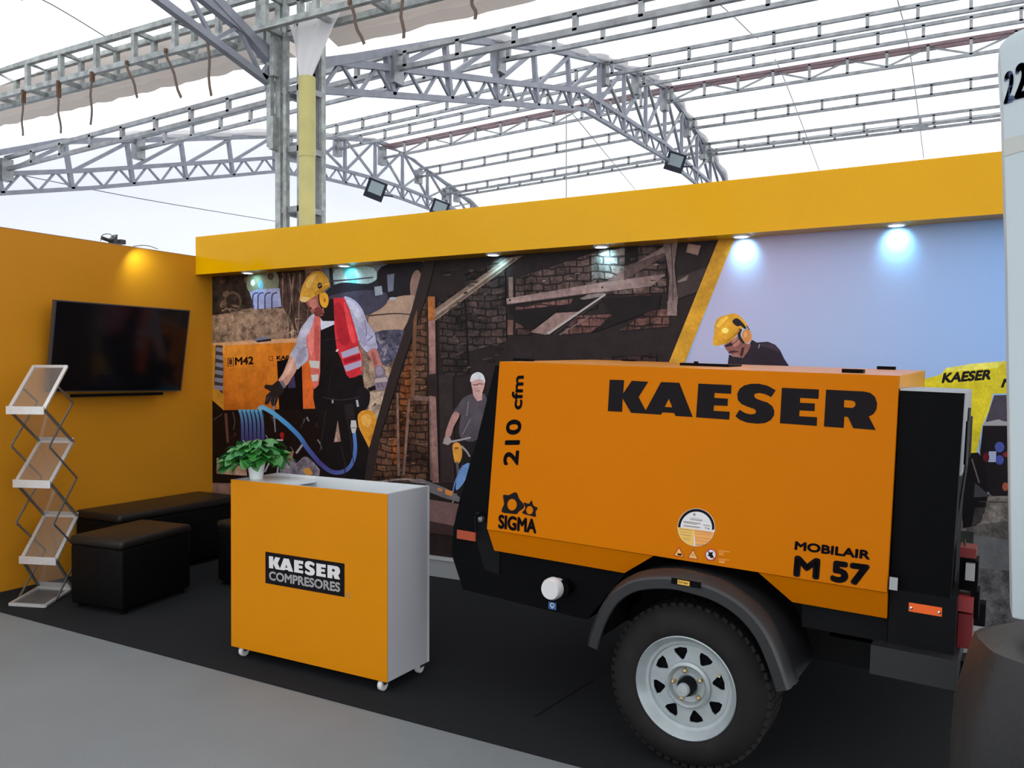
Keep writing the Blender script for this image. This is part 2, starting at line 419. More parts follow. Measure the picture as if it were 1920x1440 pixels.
gutter(XA+.25, 6.5, 'fabric gutter with beige shading in its colour, hanging right of the column')
# straps
for i, (x, y, L_, lx) in enumerate(((42,190,65,0),(108,180,70,6),(171,150,84,0),(237,118,65,22),(310,95,88,30),(389,70,110,6),(655,5,78,26),(752,-10,82,4),(884,-10,46,8))):
    p = pick(x, y, 1, 5.24); q = pick(x+lx, y+L_, 1, 5.24)
    s = thing('hanging_strap', p, 'brown strap hanging from the box beam, %s' % (
        'first from the left edge','second from the left edge','third from the left edge, short and curved','fourth from the left edge','fifth from the left edge, slanting','nearest on the left of the column',
        'just right of the column','middle one right of the column','farthest right of the column')[i], 'strap', 'straps hanging from the gutter beam')
    mb = MB(); pts = [p.lerp(q, t/6)+Vector((.012*math.sin(t*1.4+i), 0, 0)) for t in range(7)]
    for a, b in zip(pts, pts[1:]): mb.beam(a, b, .026, .006, up=(0,1,0))
    mb.build('webbing', 'strap', s); MB().box(p-Vector((.014,.008,.012)), Vector((p.x+.014,5.27,max(p.z+.02,LZ[0]-.01)))).build('clamp', 'rust', s)

# ================================================================== COLUMN
cx, cy = XA-.03, 5.62
co = thing('steel_column', (cx, cy, 0), 'tall galvanised lattice column behind the yellow fascia', 'column')
for sx, sy, ww in ((-.12,-.12,.075),(.11,-.12,.05),(-.12,.14,.05),(.12,.14,.055),(-.035,-.14,.045),(-.03,.14,.04)):
    MB().beam((cx+sx,cy+sy,0), (cx+sx,cy+sy,4.95), ww, ww*.8).build('upright', 'galvold', co)
MB().beam((cx+.045,cy+.13,0), (cx+.045,cy+.13,4.3), .05, .04).build('perforated_channel', 'chassis', co)
MB().beam((cx+.09,cy+.13,0), (cx+.09,cy+.13,4.3), .04, .04).build('upright', 'galv', co)
for i in range(9):
    z = .3+i*.52
    for a, b in (((-.12,-.12),(.11,-.12)),((-.12,.14),(.12,.14)),((-.12,-.12),(-.12,.14)),((.11,-.12),(.12,.14))):
        MB().beam((cx+a[0],cy+a[1],z), (cx+b[0],cy+b[1],z), .05, .05).build('rung', 'galv', co)
for (sx, z0, z1, ww) in ((-.17,3.45,4.5,.05),(-.13,3.42,3.7,.08),(-.30,4.25,4.75,.05),(-.12,4.05,4.38,.08),(-.25,4.2,4.8,.06)):
    MB().beam((cx+sx,cy-.19,z0), (cx+sx,cy-.19,z1), ww, .05).build('splice_channel', 'galvold', co)
dp = thing('downpipe', (-4.925,5.40,0), 'pale yellow plastic downpipe strapped to the column', 'pipe')
MB().lathe([(.072,3.3),(.072,3.97),(.064,3.97),(.064,3.3)], (-4.925,5.40,0), n=24, close=True).build('upper_section', 'pipe', dp, True)
MB().lathe([(.068,0),(.068,3.31),(.06,3.31),(.06,0)], (-4.925,5.40,0), n=24, close=True).build('lower_section', 'pipe', dp, True)
# drape into the pipe
mb = MB(); rows = 9; n = 20; vs = []; fs = []
for i in range(rows):
    t = i/(rows-1); zc = 4.50-.55*t
    for j in range(n+1):
        u = j/n; wv = (1-t)**1.1
        x = -4.925+(-.20+.40*u)*(.30+1.5*wv)+.10*wv; y = 5.38+.05*math.sin(u*16+t*4)*(.3+wv)*.6+.07*wv
        vs.append((x, y, zc+(.1*u*wv)))
for i in range(rows-1):
    for j in range(n): a = i*(n+1)+j; fs.append((a, a+1, a+n+2, a+n+1))
o = mb.add(vs, fs).build('fabric_funnel', 'drape', smooth=True); tag(o, 'white fabric funnel gathered into the yellow downpipe', 'fabric')

# floodlights
def flood(x, y, X, label, s=.36):
    p = pick(x, y, 0, X); r = thing('floodlight', p, label, 'floodlight', 'black floodlights on the trusses')
    d = (EYE+Vector((-1.5,2,-1))-p).normalized(); a = d.cross(Vector((0,0,1))).normalized(); b = a.cross(d)
    a, b = (a*.94+b*.34).normalized(), (b*.94-a*.34).normalized()
    def q(u, v, w_): return p+a*u*s+b*v*s+d*w_
    MB().hexa([q(-.5,-.5,-.05),q(.5,-.5,-.05),q(.5,.5,-.05),q(-.5,.5,-.05),q(-.5,-.5,.03),q(.5,-.5,.03),q(.5,.5,.03),q(-.5,.5,.03)]).build('housing', 'lampblk', r)
    MB().hexa([q(-.36,-.2,.03),q(.36,-.2,.03),q(.36,.4,.03),q(-.36,.4,.03),q(-.36,-.2,.035),q(.36,-.2,.035),q(.36,.4,.035),q(-.36,.4,.035)]).build('glass', 'glassgrey', r)
    MB().tube([q(-.5,-.1,-.02), q(-.95,.0,-.12)], .02, 6).build('bracket', 'lampblk', r)
flood(704, 356, -11.45, 'black floodlight farthest left, on the far truss above the fascia', .42)
flood(824, 392, -11.45, 'black floodlight half hidden behind the yellow fascia edge', .42)
flood(1266, 304, -5.05, 'black floodlight low on the nearer arched truss')
sl = thing('strip_lamp', pick(1726,238,1,18.2), 'small grey box lamp hung on a far purlin', 'lamp')
p = sl.location; MB().box(p-Vector((.14,.05,.04)), p+Vector((.14,.05,.04))).build('housing', 'galv', sl); MB().box(p-Vector((.02,.02,0)), p+Vector((.02,.02,.2))).build('hanger', 'galv', sl)

# wires
def wire(pts, label, r=.006, m='wire'):
    o = MB().tube(smooth_line(pts, 8), r, 5).build('wire', m); tag(o, label, 'wire', 'thin wires under the roof'); return o
wire([pick(40,0,1,4.5)+Vector((0,0,0)), pick(80,0,1,4.6), pick(196,68,1,5.25)], 'thin wire crossing the near roof at upper left')
wire([pick(0,320,0,-12.2), pick(260,372,0,-12.2), pick(523,416,0,-12.2)], 'thin wire sagging across the white end wall', .008)
for q, lab in ((((1340,0),(1400,55),(1460,125),(1540,330)),'slanting roof wire left of the two on the right'),(((1683,0),(1708,110),(1732,297)),'slanting roof wire nearest the numbered panel')):
    pts = []
    for i, (x, y) in enumerate(q):
        P0 = next((p for p in (pick(x, y, 1, VY+.5+k*.05) for k in range(330)) if p.z > roofz(p.y-VY, p.x)-.06), None)
        if P0: pts.append(P0)
    wire(pts, lab, .008)
wire([pick(1062,205,0,XA), pick(1062,385,0,XA)], 'white cord hanging from the nearer arched truss', .008)
wire([pick(1075,215,0,XA), pick(1195,360,1,19)], 'thin wire slanting down behind the nearer truss', .008)

# ================================================================== DOWNLIGHTS
names_l = ['first downlight from the left under the fascia','second downlight from the left, above the orange vest worker','third downlight from the left, above the dark beam picture','fourth downlight from the left, above the brick picture','second downlight from the right, by the yellow diagonal stripe','rightmost downlight, above the pale blue sky picture']
for i, X in enumerate((-5.2,-4.19,-2.88,-2.08,-1.19,-.355)):
    c = (X, 5.0, ZF0)
    r = thing('downlight', c, names_l[i], 'downlight', 'downlights under the yellow fascia')
    MB().lathe([(.052,0),(.052,-.008),(.04,-.010),(.036,-.002)], c, n=24).build('ring', 'ledring', r, True)
    MB().lathe([(.0005,-.006),(.038,-.006),(.038,-.004)], c, n=24).build('lens', 'led', r)
    l = bpy.data.lights.new('downlight_beam', 'SPOT'); l.energy = (3,5,6,6,14,14)[i]; l.spot_size = math.radians(100); l.spot_blend = 1; l.color = (.34,.84,1); l.shadow_soft_size = .025
    lo = bpy.data.objects.new('downlight_beam', l); COL.objects.link(lo); lo.location = (X, 5.012, ZF0-.014); lo.rotation_euler = (math.radians(52), 0, 0)

# ================================================================== MURAL (flat print on the back wall)
MY = YB-.004
def pmat(name, mode):
    m = bpy.data.materials.new(name); m.use_nodes = True; nt = m.node_tree; N = nt.nodes; L = nt.links; b = N['Principled BSDF']
    b.inputs['Roughness'].default_value = .42; b.inputs['Specular IOR Level'].default_value = .12
    at = N.new('ShaderNodeAttribute'); at.attribute_name = 'Col'; tc = N.new('ShaderNodeTexCoord')
    cur = at.outputs['Color']
    def mul(fac):
        nonlocal cur
        s = N.new('ShaderNodeVectorMath'); s.operation = 'SCALE'; L.new(cur, s.inputs[0]); L.new(fac, s.inputs['Scale']); cur = s.outputs[0]
    def noise(sc, lo, hi, a=.35, bb=.65):
        n = N.new('ShaderNodeTexNoise'); n.inputs['Scale'].default_value = sc; n.inputs['Detail'].default_value = 8; n.inputs['Roughness'].default_value = .65; L.new(tc.outputs['Object'], n.inputs['Vector'])
        r = N.new('ShaderNodeMapRange'); r.inputs[1].default_value = a; r.inputs[2].default_value = bb; r.inputs[3].default_value = lo; r.inputs[4].default_value = hi; L.new(n.outputs['Fac'], r.inputs[0]); return r.outputs[0]
    if mode == 'rough': mul(noise(14, .45, 1.6)); mul(noise(70, .75, 1.25))
    elif mode == 'soft': mul(noise(9, .8, 1.2)); mul(noise(60, .9, 1.1))
    elif mode == 'brick':
        mp = N.new('ShaderNodeMapping'); mp.inputs['Rotation'].default_value = (math.radians(90), 0, 0); L.new(tc.outputs['Object'], mp.inputs['Vector'])
        br = N.new('ShaderNodeTexBrick'); br.inputs['Scale'].default_value = 5; br.inputs['Mortar Size'].default_value = .03; br.inputs['Color1'].default_value = (1.2,1.15,1.1,1); br.inputs['Color2'].default_value = (.6,.6,.6,1); br.inputs['Mortar'].default_value = (.2,.18,.18,1)
        wn = N.new('ShaderNodeTexNoise'); wn.inputs['Scale'].default_value = 5; wn.inputs['Detail'].default_value = 4; L.new(tc.outputs['Object'], wn.inputs['Vector'])
        wv_ = N.new('ShaderNodeVectorMath'); wv_.operation = 'MULTIPLY_ADD'; wv_.inputs[1].default_value = (.09, .09, .09); L.new(wn.outputs['Color'], wv_.inputs[0]); L.new(mp.outputs[0], wv_.inputs[2])
        L.new(wv_.outputs[0], br.inputs['Vector'])
        mm = N.new('ShaderNodeMix'); mm.data_type = 'RGBA'; mm.blend_type = 'MULTIPLY'; mm.inputs[0].default_value = 1; L.new(cur, mm.inputs[6]); L.new(br.outputs[0], mm.inputs[7]); cur = mm.outputs[2]
        mul(noise(5, .3, 1.7)); mul(noise(30, .6, 1.4)); mul(noise(90, .75, 1.25))
    elif mode == 'wood':
        mul(noise(26, .7, 1.25)); mul(noise(4, .75, 1.25))
    L.new(cur, b.inputs['Base Color']); return m
PM = [pmat('printed_plain', 'plain'), pmat('printed_soft', 'soft'), pmat('printed_rough', 'rough'), pmat('printed_brick', 'brick'), pmat('printed_wood', 'wood')]
PI_ = {'p':0,'s':1,'r':2,'b':3,'w':4}
PV, PF, PC, PMI = [], [], [], []
layer = [0]; KM = 1.06
def wpt(x, y, k): q = pick(x, y, 1, MY); return (q.x, MY-.00002*k, q.z)
def pr(col, pts, m='p', sm=False, cols=None):
    layer[0] += 1; k = layer[0]
    if sm: pts = smooth_loop(pts, 4)
    tri = tessellate_polygon([[Vector((x, -y, 0)) for x, y in pts]]); o = len(PV)
    PV.extend(wpt(x, y, k) for x, y in pts)
    cl = tuple(min(lin(c)*KM, .9) for c in col)
    PC.extend([cl]*len(pts) if not cols else [tuple(min(lin(c)*KM, .9) for c in cc) for cc in cols])
    for t in tri: PF.append(tuple(i+o for i in t)); PMI.append(PI_[m])
def circ(cx, cy, rx, ry, n=20, a=0): return [(cx+rx*math.cos(t*2*PI/n)*math.cos(a)-ry*math.sin(t*2*PI/n)*math.sin(a), cy+rx*math.cos(t*2*PI/n)*math.sin(a)+ry*math.sin(t*2*PI/n)*math.cos(a)) for t in range(n)]
def stroke(col, pts, w0, w1=None, m='p', k=5, col2=None):
    w1 = w0 if w1 is None else w1
    P_ = smooth_line([(x, y, 0) for x, y in pts], k) if len(pts) > 2 else [Vector((x, y, 0)) for x, y in pts]
    n = len(P_); A = []; B = []
    for i, p in enumerate(P_):
        d = (P_[min(i+1,n-1)]-P_[max(i-1,0)]).normalized(); t = i/(n-1); w_ = (w0+(w1-w0)*t)/2
        A.append((p.x-d.y*w_, p.y+d.x*w_)); B.append((p.x+d.y*w_, p.y-d.x*w_))
    cols = None
    if col2:
        g = [tuple(col[j]+(col2[j]-col[j])*i/(n-1) for j in range(3)) for i in range(n)]; cols = g+g[::-1]
    pr(col, A+B[::-1], m, cols=cols)
def ptext(col, s, x, y, wd, ht, dx=0, bold=.03, shear=0):
    vs, fs = glyphs(s, 0); kx = bold*ht/wd
    for ax, ay in thick(bold, Vector((wd,0,0)), Vector((0,ht,0))):
        layer[0] += .1; k = layer[0]; o = len(PV)
        for u, v in vs:
            u = kx+u*(1-2*kx)+ax; v = bold+v*(1-2*bold)+ay
            PV.append(wpt(x+(u+shear*v)*wd, y+dx*u-v*ht, k)); PC.append(tuple(lin(c)*KM for c in col))
        for f in fs: PF.append(tuple(i+o for i in f)); PMI.append(0)
    layer[0] += 1
XR = 2040
# base sheets
pr((120,95,82), [(396,500),(805,480),(690,1040),(396,1000)], 'r')
pr((38,28,28), [(790,485),(1350,445),(1350,1110),(690,1090),(690,880)], 's')
# --- left scene background
pr((46,35,33), [(396,505),(560,495),(562,570),(540,600),(500,590),(455,585),(425,592),(396,596)], 'r', True)
pr((140,112,95), [(396,592),(440,585),(480,575),(530,578),(560,575),(620,560),(630,640),(396,650)], 'r')
pr((84,66,58), circ(436,566,17,20), 's'); pr((45,34,32), circ(436,567,13,16), 's')
pr((125,128,105), [(468,512),(516,508),(518,545),(468,548)], 's', True)
pr((210,215,200), circ(474,530,4,6)); pr((110,160,185), circ(489,535,5,9), 's')
pr((152,155,192), [(468,548),(480,543),(524,540),(528,575),(478,580)], 's')
for x in (474,484,497,510): stroke((55,60,105), [(x,580),(x,556),(x+4,550),(x+10,549)], 2.4)
pr((70,52,46), [(528,520),(575,512),(600,560),(590,600),(565,640),(545,600),(530,570)], 'r', True)
for i in range(14):
    x = 530+i*5.5; stroke((48,36,34) if i % 2 else (125,100,90), [(x,512),(x+6*math.sin(i),560),(x+9*math.sin(i*2),635)], 2.5, 1.5, 'r')
pr((112,118,125), [(606,498),(800,488),(796,560),(606,560)], 's')
pr((165,190,190), [(628,506),(700,502),(697,540),(640,548)], 's', True)
pr((110,200,215), [(640,500),(664,500),(671,536),(655,530)], 's')
pr((34,34,44), [(612,545),(640,530),(690,532),(715,520),(740,528),(735,560),(722,580),(690,588),(672,562),(612,560)], 's', True)
pr((30,26,32), [(715,500),(795,492),(778,556),(740,560),(712,545)], 's', True)
pr((22,20,24), circ(706,570,20,15), 's'); pr((120,100,100), circ(688,580,7,5))
pr((140,110,98), circ(780,534,11,28,a=.1), 's')
stroke((40,36,40), [(620,500),(622,530),(626,560)], 7, 5)
pr((168,138,118), [(728,562),(782,556),(766,600),(740,640),(712,636),(690,600)], 's', True)
stroke((70,55,52), [(690,592),(740,588),(772,590)], 3, 2)
pr((78,74,92), [(698,628),(740,618),(762,626),(745,665),(722,690),(700,680)], 'r', True)
pr((150,125,105), [(684,672),(735,690),(725,725),(700,800),(696,842),(676,790)], 'r')
pr((175,150,130), [(694,735),(722,735),(704,800),(694,775)], 'r')
rm = random.Random(11)
for i in range(46):     # dry brush and twigs
    x = rm.uniform(399, 600); y = rm.uniform(582, 634); l_ = rm.uniform(5, 15); g_ = rm.choice(((165,138,115),(95,74,62),(140,112,92),(70,54,46)))
    stroke(g_, [(x,y),(x+l_*rm.uniform(.3,1),y-l_*rm.uniform(.1,.5)),(x+l_*1.2,y-l_*.1)], rm.uniform(1,3), .6, 'r')
for i in range(30):     # blurred shrubs behind
    x = rm.uniform(400, 600); y = rm.uniform(515, 585); g_ = rm.choice(((60,44,38),(34,25,24),(92,72,60),(78,58,48)))
    if not (462 < x < 532 and y > 520): pr(g_, circ(x, y, rm.uniform(3, 9), rm.uniform(2, 7), 9, rm.uniform(0, 3)), 'r')
for i in range(40):     # stones and clods at the right
    x = rm.uniform(688, 750); y = rm.uniform(675, 835)
    if x < 770-(y-600)*.37: pr(rm.choice(((190,165,145),(120,98,84),(160,134,114),(95,78,70))), circ(x, y, rm.uniform(2, 6), rm.uniform(1.5, 4.5), 7, rm.uniform(0, 3)), 'r')
for i in range(16):
    x = rm.uniform(705, 760); y = rm.uniform(625, 690); pr(rm.choice(((98,92,108),(58,54,72),(120,112,122))), circ(x, y, rm.uniform(3, 8), rm.uniform(1.5, 4), 8, rm.uniform(0, 3)), 'r')
pr((64,60,76), [(612,560),(668,545),(722,548),(724,570),(690,590),(655,588)], 's', True); pr((28,26,34), circ(655,575,10,12), 's')
pr((150,156,170), [(702,538),(716,536),(718,552),(704,555)], 's'); pr((108,112,130), [(726,515),(740,513),(738,545),(728,548)], 's'); pr((168,170,176), circ(737,560,7,3))
stroke((62,58,72), [(612,528),(660,524),(700,520)], 3, 2)
# --- the small compressor
pr((22,13,13), [(396,742),(420,765),(600,762),(612,910),(396,905)], 's')
pr((130,100,88), [(396,905),(440,910),(440,985),(396,985)], 's')
pr((205,150,110), [(396,644),(470,638),(562,634),(600,634),(600,642),(418,649),(396,648)], 's')
pr((200,112,32), [(418,648),(600,640),(600,766),(420,769)], 's')
pr((190,130,40), [(396,647),(418,648),(421,770),(396,748)], 's')
pr((60,52,58), [(405,647),(421,648),(418,739),(402,722)])
for i in range(6):
    y = 651+i*14.2; pr((128,124,138), [(406-i*.6,y),(419.5,y+2),(419-i*.3,y+10.5),(405-i*.6,y+7)])
pr((110,110,135), [(474,637),(497,631),(509,637),(482,641)]); pr((25,24,30), [(481,639),(509,635),(509,639),(483,642)])
pr((14,9,11), [(520,677),(566,668),(569,768),(524,768)]); pr((70,58,95), [(540,706),(552,700),(555,727),(541,728)], 's')
pr((205,95,38), [(566,675),(590,670),(596,766),(569,766)], 's')
ptext((25,14,12), 'M42', 441, 685, 35, 15, -2, .05); ptext((30,18,14), 'CE', 504, 677, 10, 9, -.5, 0)
ptext((25,14,12), 'KAE', 519, 675, 24, 8, -1, .07)
stroke((40,24,20), [(428,672),(438,671),(438,686),(428,687),(428,672)], 1.4, k=1); ptext((40,24,20), '8', 430, 684, 5, 10, 0, .04)
pr((222,128,38), [(418,648),(500,645),(498,700),(420,706)], 's', cols=[(225,140,48),(210,120,36),(196,108,30),(206,116,34)])
pr((186,98,26), [(420,706),(498,700),(520,766),(421,769)], 's', cols=[(206,116,34),(196,108,30),(170,88,22),(182,96,26)])
ptext((25,14,12), 'M42', 441, 685, 35, 15, -2, .05); ptext((30,18,14), 'CE', 504, 677, 10, 9, -.5, 0)
ptext((25,14,12), 'KAE', 519, 675, 24, 8, -1, .07); pr((14,9,11), [(520,677),(566,668),(569,768),(524,768)]); pr((60,50,80), [(540,706),(552,700),(555,727),(541,728)], 's')
stroke((40,24,20), [(428,672),(438,671),(438,686),(428,687),(428,672)], 1.6, k=1); ptext((40,24,20), '8', 430, 684, 6, 11, 0, .06)
for i in range(26):     # fittings in the dark under the hood
    x = rm.uniform(425, 612); y = rm.uniform(775, 895)
    if not (448 < x < 496 and y < 835): stroke(rm.choice(((95,88,92),(60,48,46),(130,122,125),(80,52,42))), [(x,y),(x+rm.uniform(-5,8),y+rm.uniform(3,12)),(x+rm.uniform(-8,10),y+rm.uniform(8,20))], rm.uniform(.8,2.4), 1, 's')
# hose reel, hose
for i in range(6):
    x = 450+i*7.6; stroke((90,160,195), [(x,768),(x+4,780),(x+6,800),(x+6,832)], 6, 7, col2=(58,44,92))
    stroke((24,20,40), [(x+4,772),(x+8,790),(x+9.6,832)], 1.4)
stroke((70,62,60), [(437,772),(441,790),(438,806)], 2); stroke((100,90,85), [(492,780),(494,800)], 1.5)
stroke((95,60,50), [(424,775),(428,830)], 5); stroke((70,58,55), [(400,788),(418,776)], 2)
for (a, b) in (((513,758),(517,810)),((512,782),(520,784)),((576,782),(580,790))): stroke((125,122,135), [a, b], 3.5, 2)
pr((150,25,25), circ(529.5,815,4,5)); pr((150,25,25), [(526,815),(533,815),(532,824),(528,824)])
pr((165,160,160), [(505,822),(532,824),(531,827),(508,826)])
pr((160,128,108), [(407,858),(462,868),(464,892),(407,888)], 'r')
pr((118,108,118), [(532,868),(548,860),(556,868),(575,856),(600,880),(604,896),(530,893)], 'r', True)
stroke((150,145,155), [(497,885),(510,862),(522,868),(520,890)], 3); stroke((150,140,140), [(556,850),(572,828)], 4)
pr((190,135,60), [(568,880),(580,876),(588,888),(576,893)]); pr((120,85,70), [(530,850),(552,845),(548,865),(535,862)], 'r')
stroke((90,85,90), [(545,898),(560,888),(566,860)], 1.6)
# man in the vest
pr((20,16,18), [(600,612),(628,602),(650,690),(660,706),(680,703),(684,728),(676,775),(672,800),(690,835),(706,900),(598,900),(606,850),(598,800),(588,745),(589,716),(600,700)], 's')
pr((150,118,104), [(634,788),(640,828),(627,829)], 'r')
pr((172,168,186), [(583,593),(598,582),(592,612),(581,648),(578,674),(566,686),(556,692),(544,668),(554,648),(565,616)], 's', True)
pr((198,198,212), [(599,594),(628,596),(628,608),(603,619)], 's')
pr((192,140,122), [(546,668),(557,690),(548,708),(536,724),(522,716),(532,698)], 's', True)
pr((38,30,30), [(522,713),(535,722),(533,735),(523,744),(518,760),(511,762),(508,752),(502,759),(497,757),(500,741),(508,734),(496,727),(498,721),(511,722)])
for (a, b) in (((505,757),(510,745)),((514,760),(517,745)),((500,752),(505,742))): stroke((95,80,75), [a, b], 1)
stroke((110,100,110), [(528,715),(535,727)], 6)
pr((166,162,188), [(645,558),(664,562),(680,580),(690,605),(703,624),(706,640),(709,652),(700,659),(690,661),(680,652),(670,632),(660,598)], 's', True)
stroke((110,105,135), [(672,640),(688,640),(700,630)], 2); stroke((120,112,140), [(685,600),(688,625),(684,640)], 2)
stroke((125,118,140), [(576,650),(566,662)], 2); stroke((125,118,140), [(572,668),(560,676)], 2)
pr((178,112,102), [(690,660),(706,654),(715,678),(718,690),(704,694),(697,676)], 's', True)
pr((122,108,124), [(703,690),(717,686),(723,700),(729,712),(726,727),(714,732),(700,730),(696,728),(705,712)], 's', True)
pr((172,154,154), [(704,710),(726,707),(728,715),(703,718)]); pr((20,16,20), [(690,728),(704,722),(706,730),(694,734)])
pr((205,100,92), [(585,598),(598,583),(602,600),(601,700),(598,722),(590,730),(586,712),(580,672),(575,640),(578,612)], 's')
pr((192,188,182), [(580,676),(600,677),(599,691),(583,689)]); pr((192,188,182), [(584,703),(598,702),(597,714),(586,715)])
pr((198,44,54), [(625,559),(646,558),(656,580),(665,610),(672,635),(673,650),(679,665),(679,700),(667,707),(656,709),(650,702),(640,672),(632,655),(628,620)], 's')
pr((166,156,182), [(640,661),(672,649),(676,661),(643,672)]); pr((166,156,182), [(645,686),(679,675),(680,686),(650,697)])
stroke((215,205,210), [(631,659),(635,655)], 3)
pr((26,18,20), [(596,580),(622,560),(626,560),(628,602),(606,602),(600,594)], 's')
pr((160,92,82), [(576,566),(600,552),(607,575),(608,590),(598,593),(589,589),(584,585),(580,576)], 's', True)
pr((60,34,32), [(580,577),(586,576),(588,579),(582,580)]); pr((95,55,48), [(587,584),(602,585),(600,594),(592,592)], 's')
pr((216,160,58), [(563,562),(567,540),(576,521),(588,510),(602,509),(613,518),(619,536),(606,545),(590,556),(575,566)], 's', True)
pr((222,186,122), [(563,562),(568,556),(582,558),(574,567),(566,566)], 'p')
pr((20,18,22), circ(600.5,536,4.5,6)); pr((150,140,140), circ(600.5,535,1.3,2))
stroke((22,18,20), [(599,552),(601,570),(606,578)], 4)
pr((224,158,46), [(600,552),(608,548),(615,553),(617,566),(613,576),(606,576),(601,568)], 's', True); pr((165,105,35), circ(609.5,563,2.6,4))
pr((24,20,25), [(676,726),(692,732),(694,750),(688,766),(674,770),(666,750)], 's', True)
pr((170,168,178), [(668,750),(672,750),(674,762),(670,763)]); pr((150,148,158), [(623,748),(626,748),(626,756),(623,756)])
pr((212,142,44), [(672,778),(684,769),(700,772),(707,792),(702,820),(695,840),(684,822),(674,800)], 's', True)
stroke((125,178,200), [(486,768),(494,764),(515,776),(540,796)], 8, 8.5, col2=(70,140,195))
stroke((70,140,195), [(538,794),(562,818),(577,840),(600,868)], 8.5, 8.5, col2=(66,60,120))
stroke((66,60,120), [(598,866),(618,882),(635,886),(652,880),(663,864),(667,840),(665,812)], 8.5, 6.5, col2=(85,125,190))
pr((190,185,180), [(659,788),(668,788),(670,800),(667,812),(661,812),(658,800)]); stroke((120,115,115), [(659,802),(669,802)], 1.5)
# folds, highlights and shadows on the man
pr((182,84,78), [(590,620),(599,612),(599,668),(592,672)], 's', True); pr((222,122,112), [(580,618),(588,606),(590,640),(584,668),(578,645)], 's', True)
pr((170,34,46), [(628,575),(640,570),(652,600),(656,640),(644,648),(634,630)], 's', True); pr((222,70,72), [(646,566),(654,584),(663,616),(668,640),(660,640),(650,600)], 's', True)
pr((150,26,40), [(644,674),(676,664),(678,672),(648,682)], 's'); stroke((235,110,100), [(672,652),(678,668),(678,695)], 1.2)
pr((186,184,202), [(650,563),(662,566),(676,586),(682,604),(672,600),(660,582)], 's', True); pr((148,143,168), [(672,612),(682,620),(690,640),(684,650),(676,640)], 's', True)
pr((184,180,198), [(578,598),(590,590),(586,612),(574,632),(566,630)], 's', True); pr((154,148,166), [(560,660),(572,650),(576,664),(566,680),(556,680)], 's', True)
for a, b, c in (((566,640),(572,644),(580,640)),((558,652),(566,656),(574,652)),((690,624),(696,630),(704,628)),((686,645),(694,648),(706,644))): stroke((140,132,152), [a, b, c], 1.6, .8)
pr((212,166,146), [(549,672),(554,680),(540,704),(528,712),(534,698)], 's', True); pr((150,86,78), [(697,662),(702,660),(708,680),(703,684)], 's', True)
pr((238,190,96), [(574,532),(583,518),(594,513),(590,524),(580,540)], 's', True); pr((186,128,40), [(590,548),(606,538),(617,534),(618,538),(606,547),(592,556)], 's')
stroke((190,132,44), [(572,548),(592,540),(614,528)], 1.2); pr((190,118,104), [(580,566),(592,560),(596,572),(588,580)], 's', True)
stroke((26,16,18), [(594,578),(604,588),(622,592)], 2.2); pr((120,60,54), [(590,580),(600,576),(606,584),(600,592)], 's', True)
stroke((50,42,46), [(603,640),(622,636),(640,640)], 1); stroke((46,38,42), [(606,745),(640,750),(676,744)], 2.2); stroke((44,38,40), [(612,770),(606,810),(600,850)], 1.6); stroke((48,42,44), [(650,775),(658,820),(664,870)], 1.4); stroke((40,34,36), [(622,700),(618,730)], 1.4)
stroke((44,36,38), [(640,835),(648,870),(646,893)], 2); pr((34,28,30), [(646,758),(664,756),(666,785),(650,788)], 's')
pr((230,170,80), [(678,782),(690,776),(698,784),(694,800),(682,798)], 's', True); pr((182,112,34), [(690,820),(700,812),(697,832)], 's')
pr((150,136,150), [(706,690),(715,688),(720,700),(708,704)], 's', True); stroke((80,68,82), [(708,718),(712,728)], 1.4); stroke((80,68,82), [(716,718),(720,726)], 1.4)
# dark diagonal band
pr((44,34,33), [(797,488),(773,580),(730,707),(693,840),(684,905),(690,990),(700,900),(715,813),(757,680),(801,553),(818,486)])
# --- brick picture
pr((84,58,44), [(800,560),(804,905),(698,905),(714,822),(757,688)], 'b')
pr((120,68,34), [(757,700),(776,650),(776,760),(750,880),(735,860),(742,780)], 'b')
pr((40,30,28), [(800,556),(818,556),(824,905),(806,905)], 's')
pr((118,92,82), [(744,738),(748,736),(751,892),(746,892)], 'w'); pr((118,92,82), [(766,748),(771,748),(760,892),(755,892)], 'w')
pr((105,72,50), [(776,600),(783,580),(778,750),(770,752)], 'w'); pr((105,80,72), [(773,740),(804,744),(804,752),(776,750)], 'w')
pr((140,102,94), [(803,556),(816,556),(818,700),(806,702)], 'w'); pr((155,92,44), [(803,556),(815,556),(816,600),(804,602)], 'w')
pr((138,102,95), [(807,742),(818,744),(824,905),(812,905)], 'w'); pr((110,86,80), [(805,742),(808,742),(811,900),(808,900)], 'w')
pr((52,42,40), [(822,560),(870,540),(880,700),(830,710)], 'b')
pr((46,36,36), [(824,705),(850,700),(853,905),(828,905)], 's')
pr((64,52,50), [(872,520),(948,480),(950,640),(880,660)], 'b')
pr((124,102,90), [(816,580),(950,484),(982,479),(817,602)], 'w'); stroke((160,146,132), [(820,588),(962,484)], 2.5); stroke((52,42,38), [(818,596),(966,486)], 1.2)
pr((96,78,74), [(968,522),(1060,492),(1125,470),(1172,462),(1250,456),(1250,548),(968,560)], 'b')
pr((150,142,138), [(1110,478),(1172,464),(1172,505),(1150,520),(1110,528)], 'b')
pr((28,20,20), [(1172,458),(1197,456),(1198,498),(1172,498)], 's')
pr((26,19,19), [(955,560),(1120,540),(1120,580),(955,590)], 's')
pr((112,80,74), [(968,575),(1075,560),(1070,570),(968,582)], 'b'); pr((120,84,76), [(1150,560),(1228,547),(1222,555),(1152,566)], 'b')
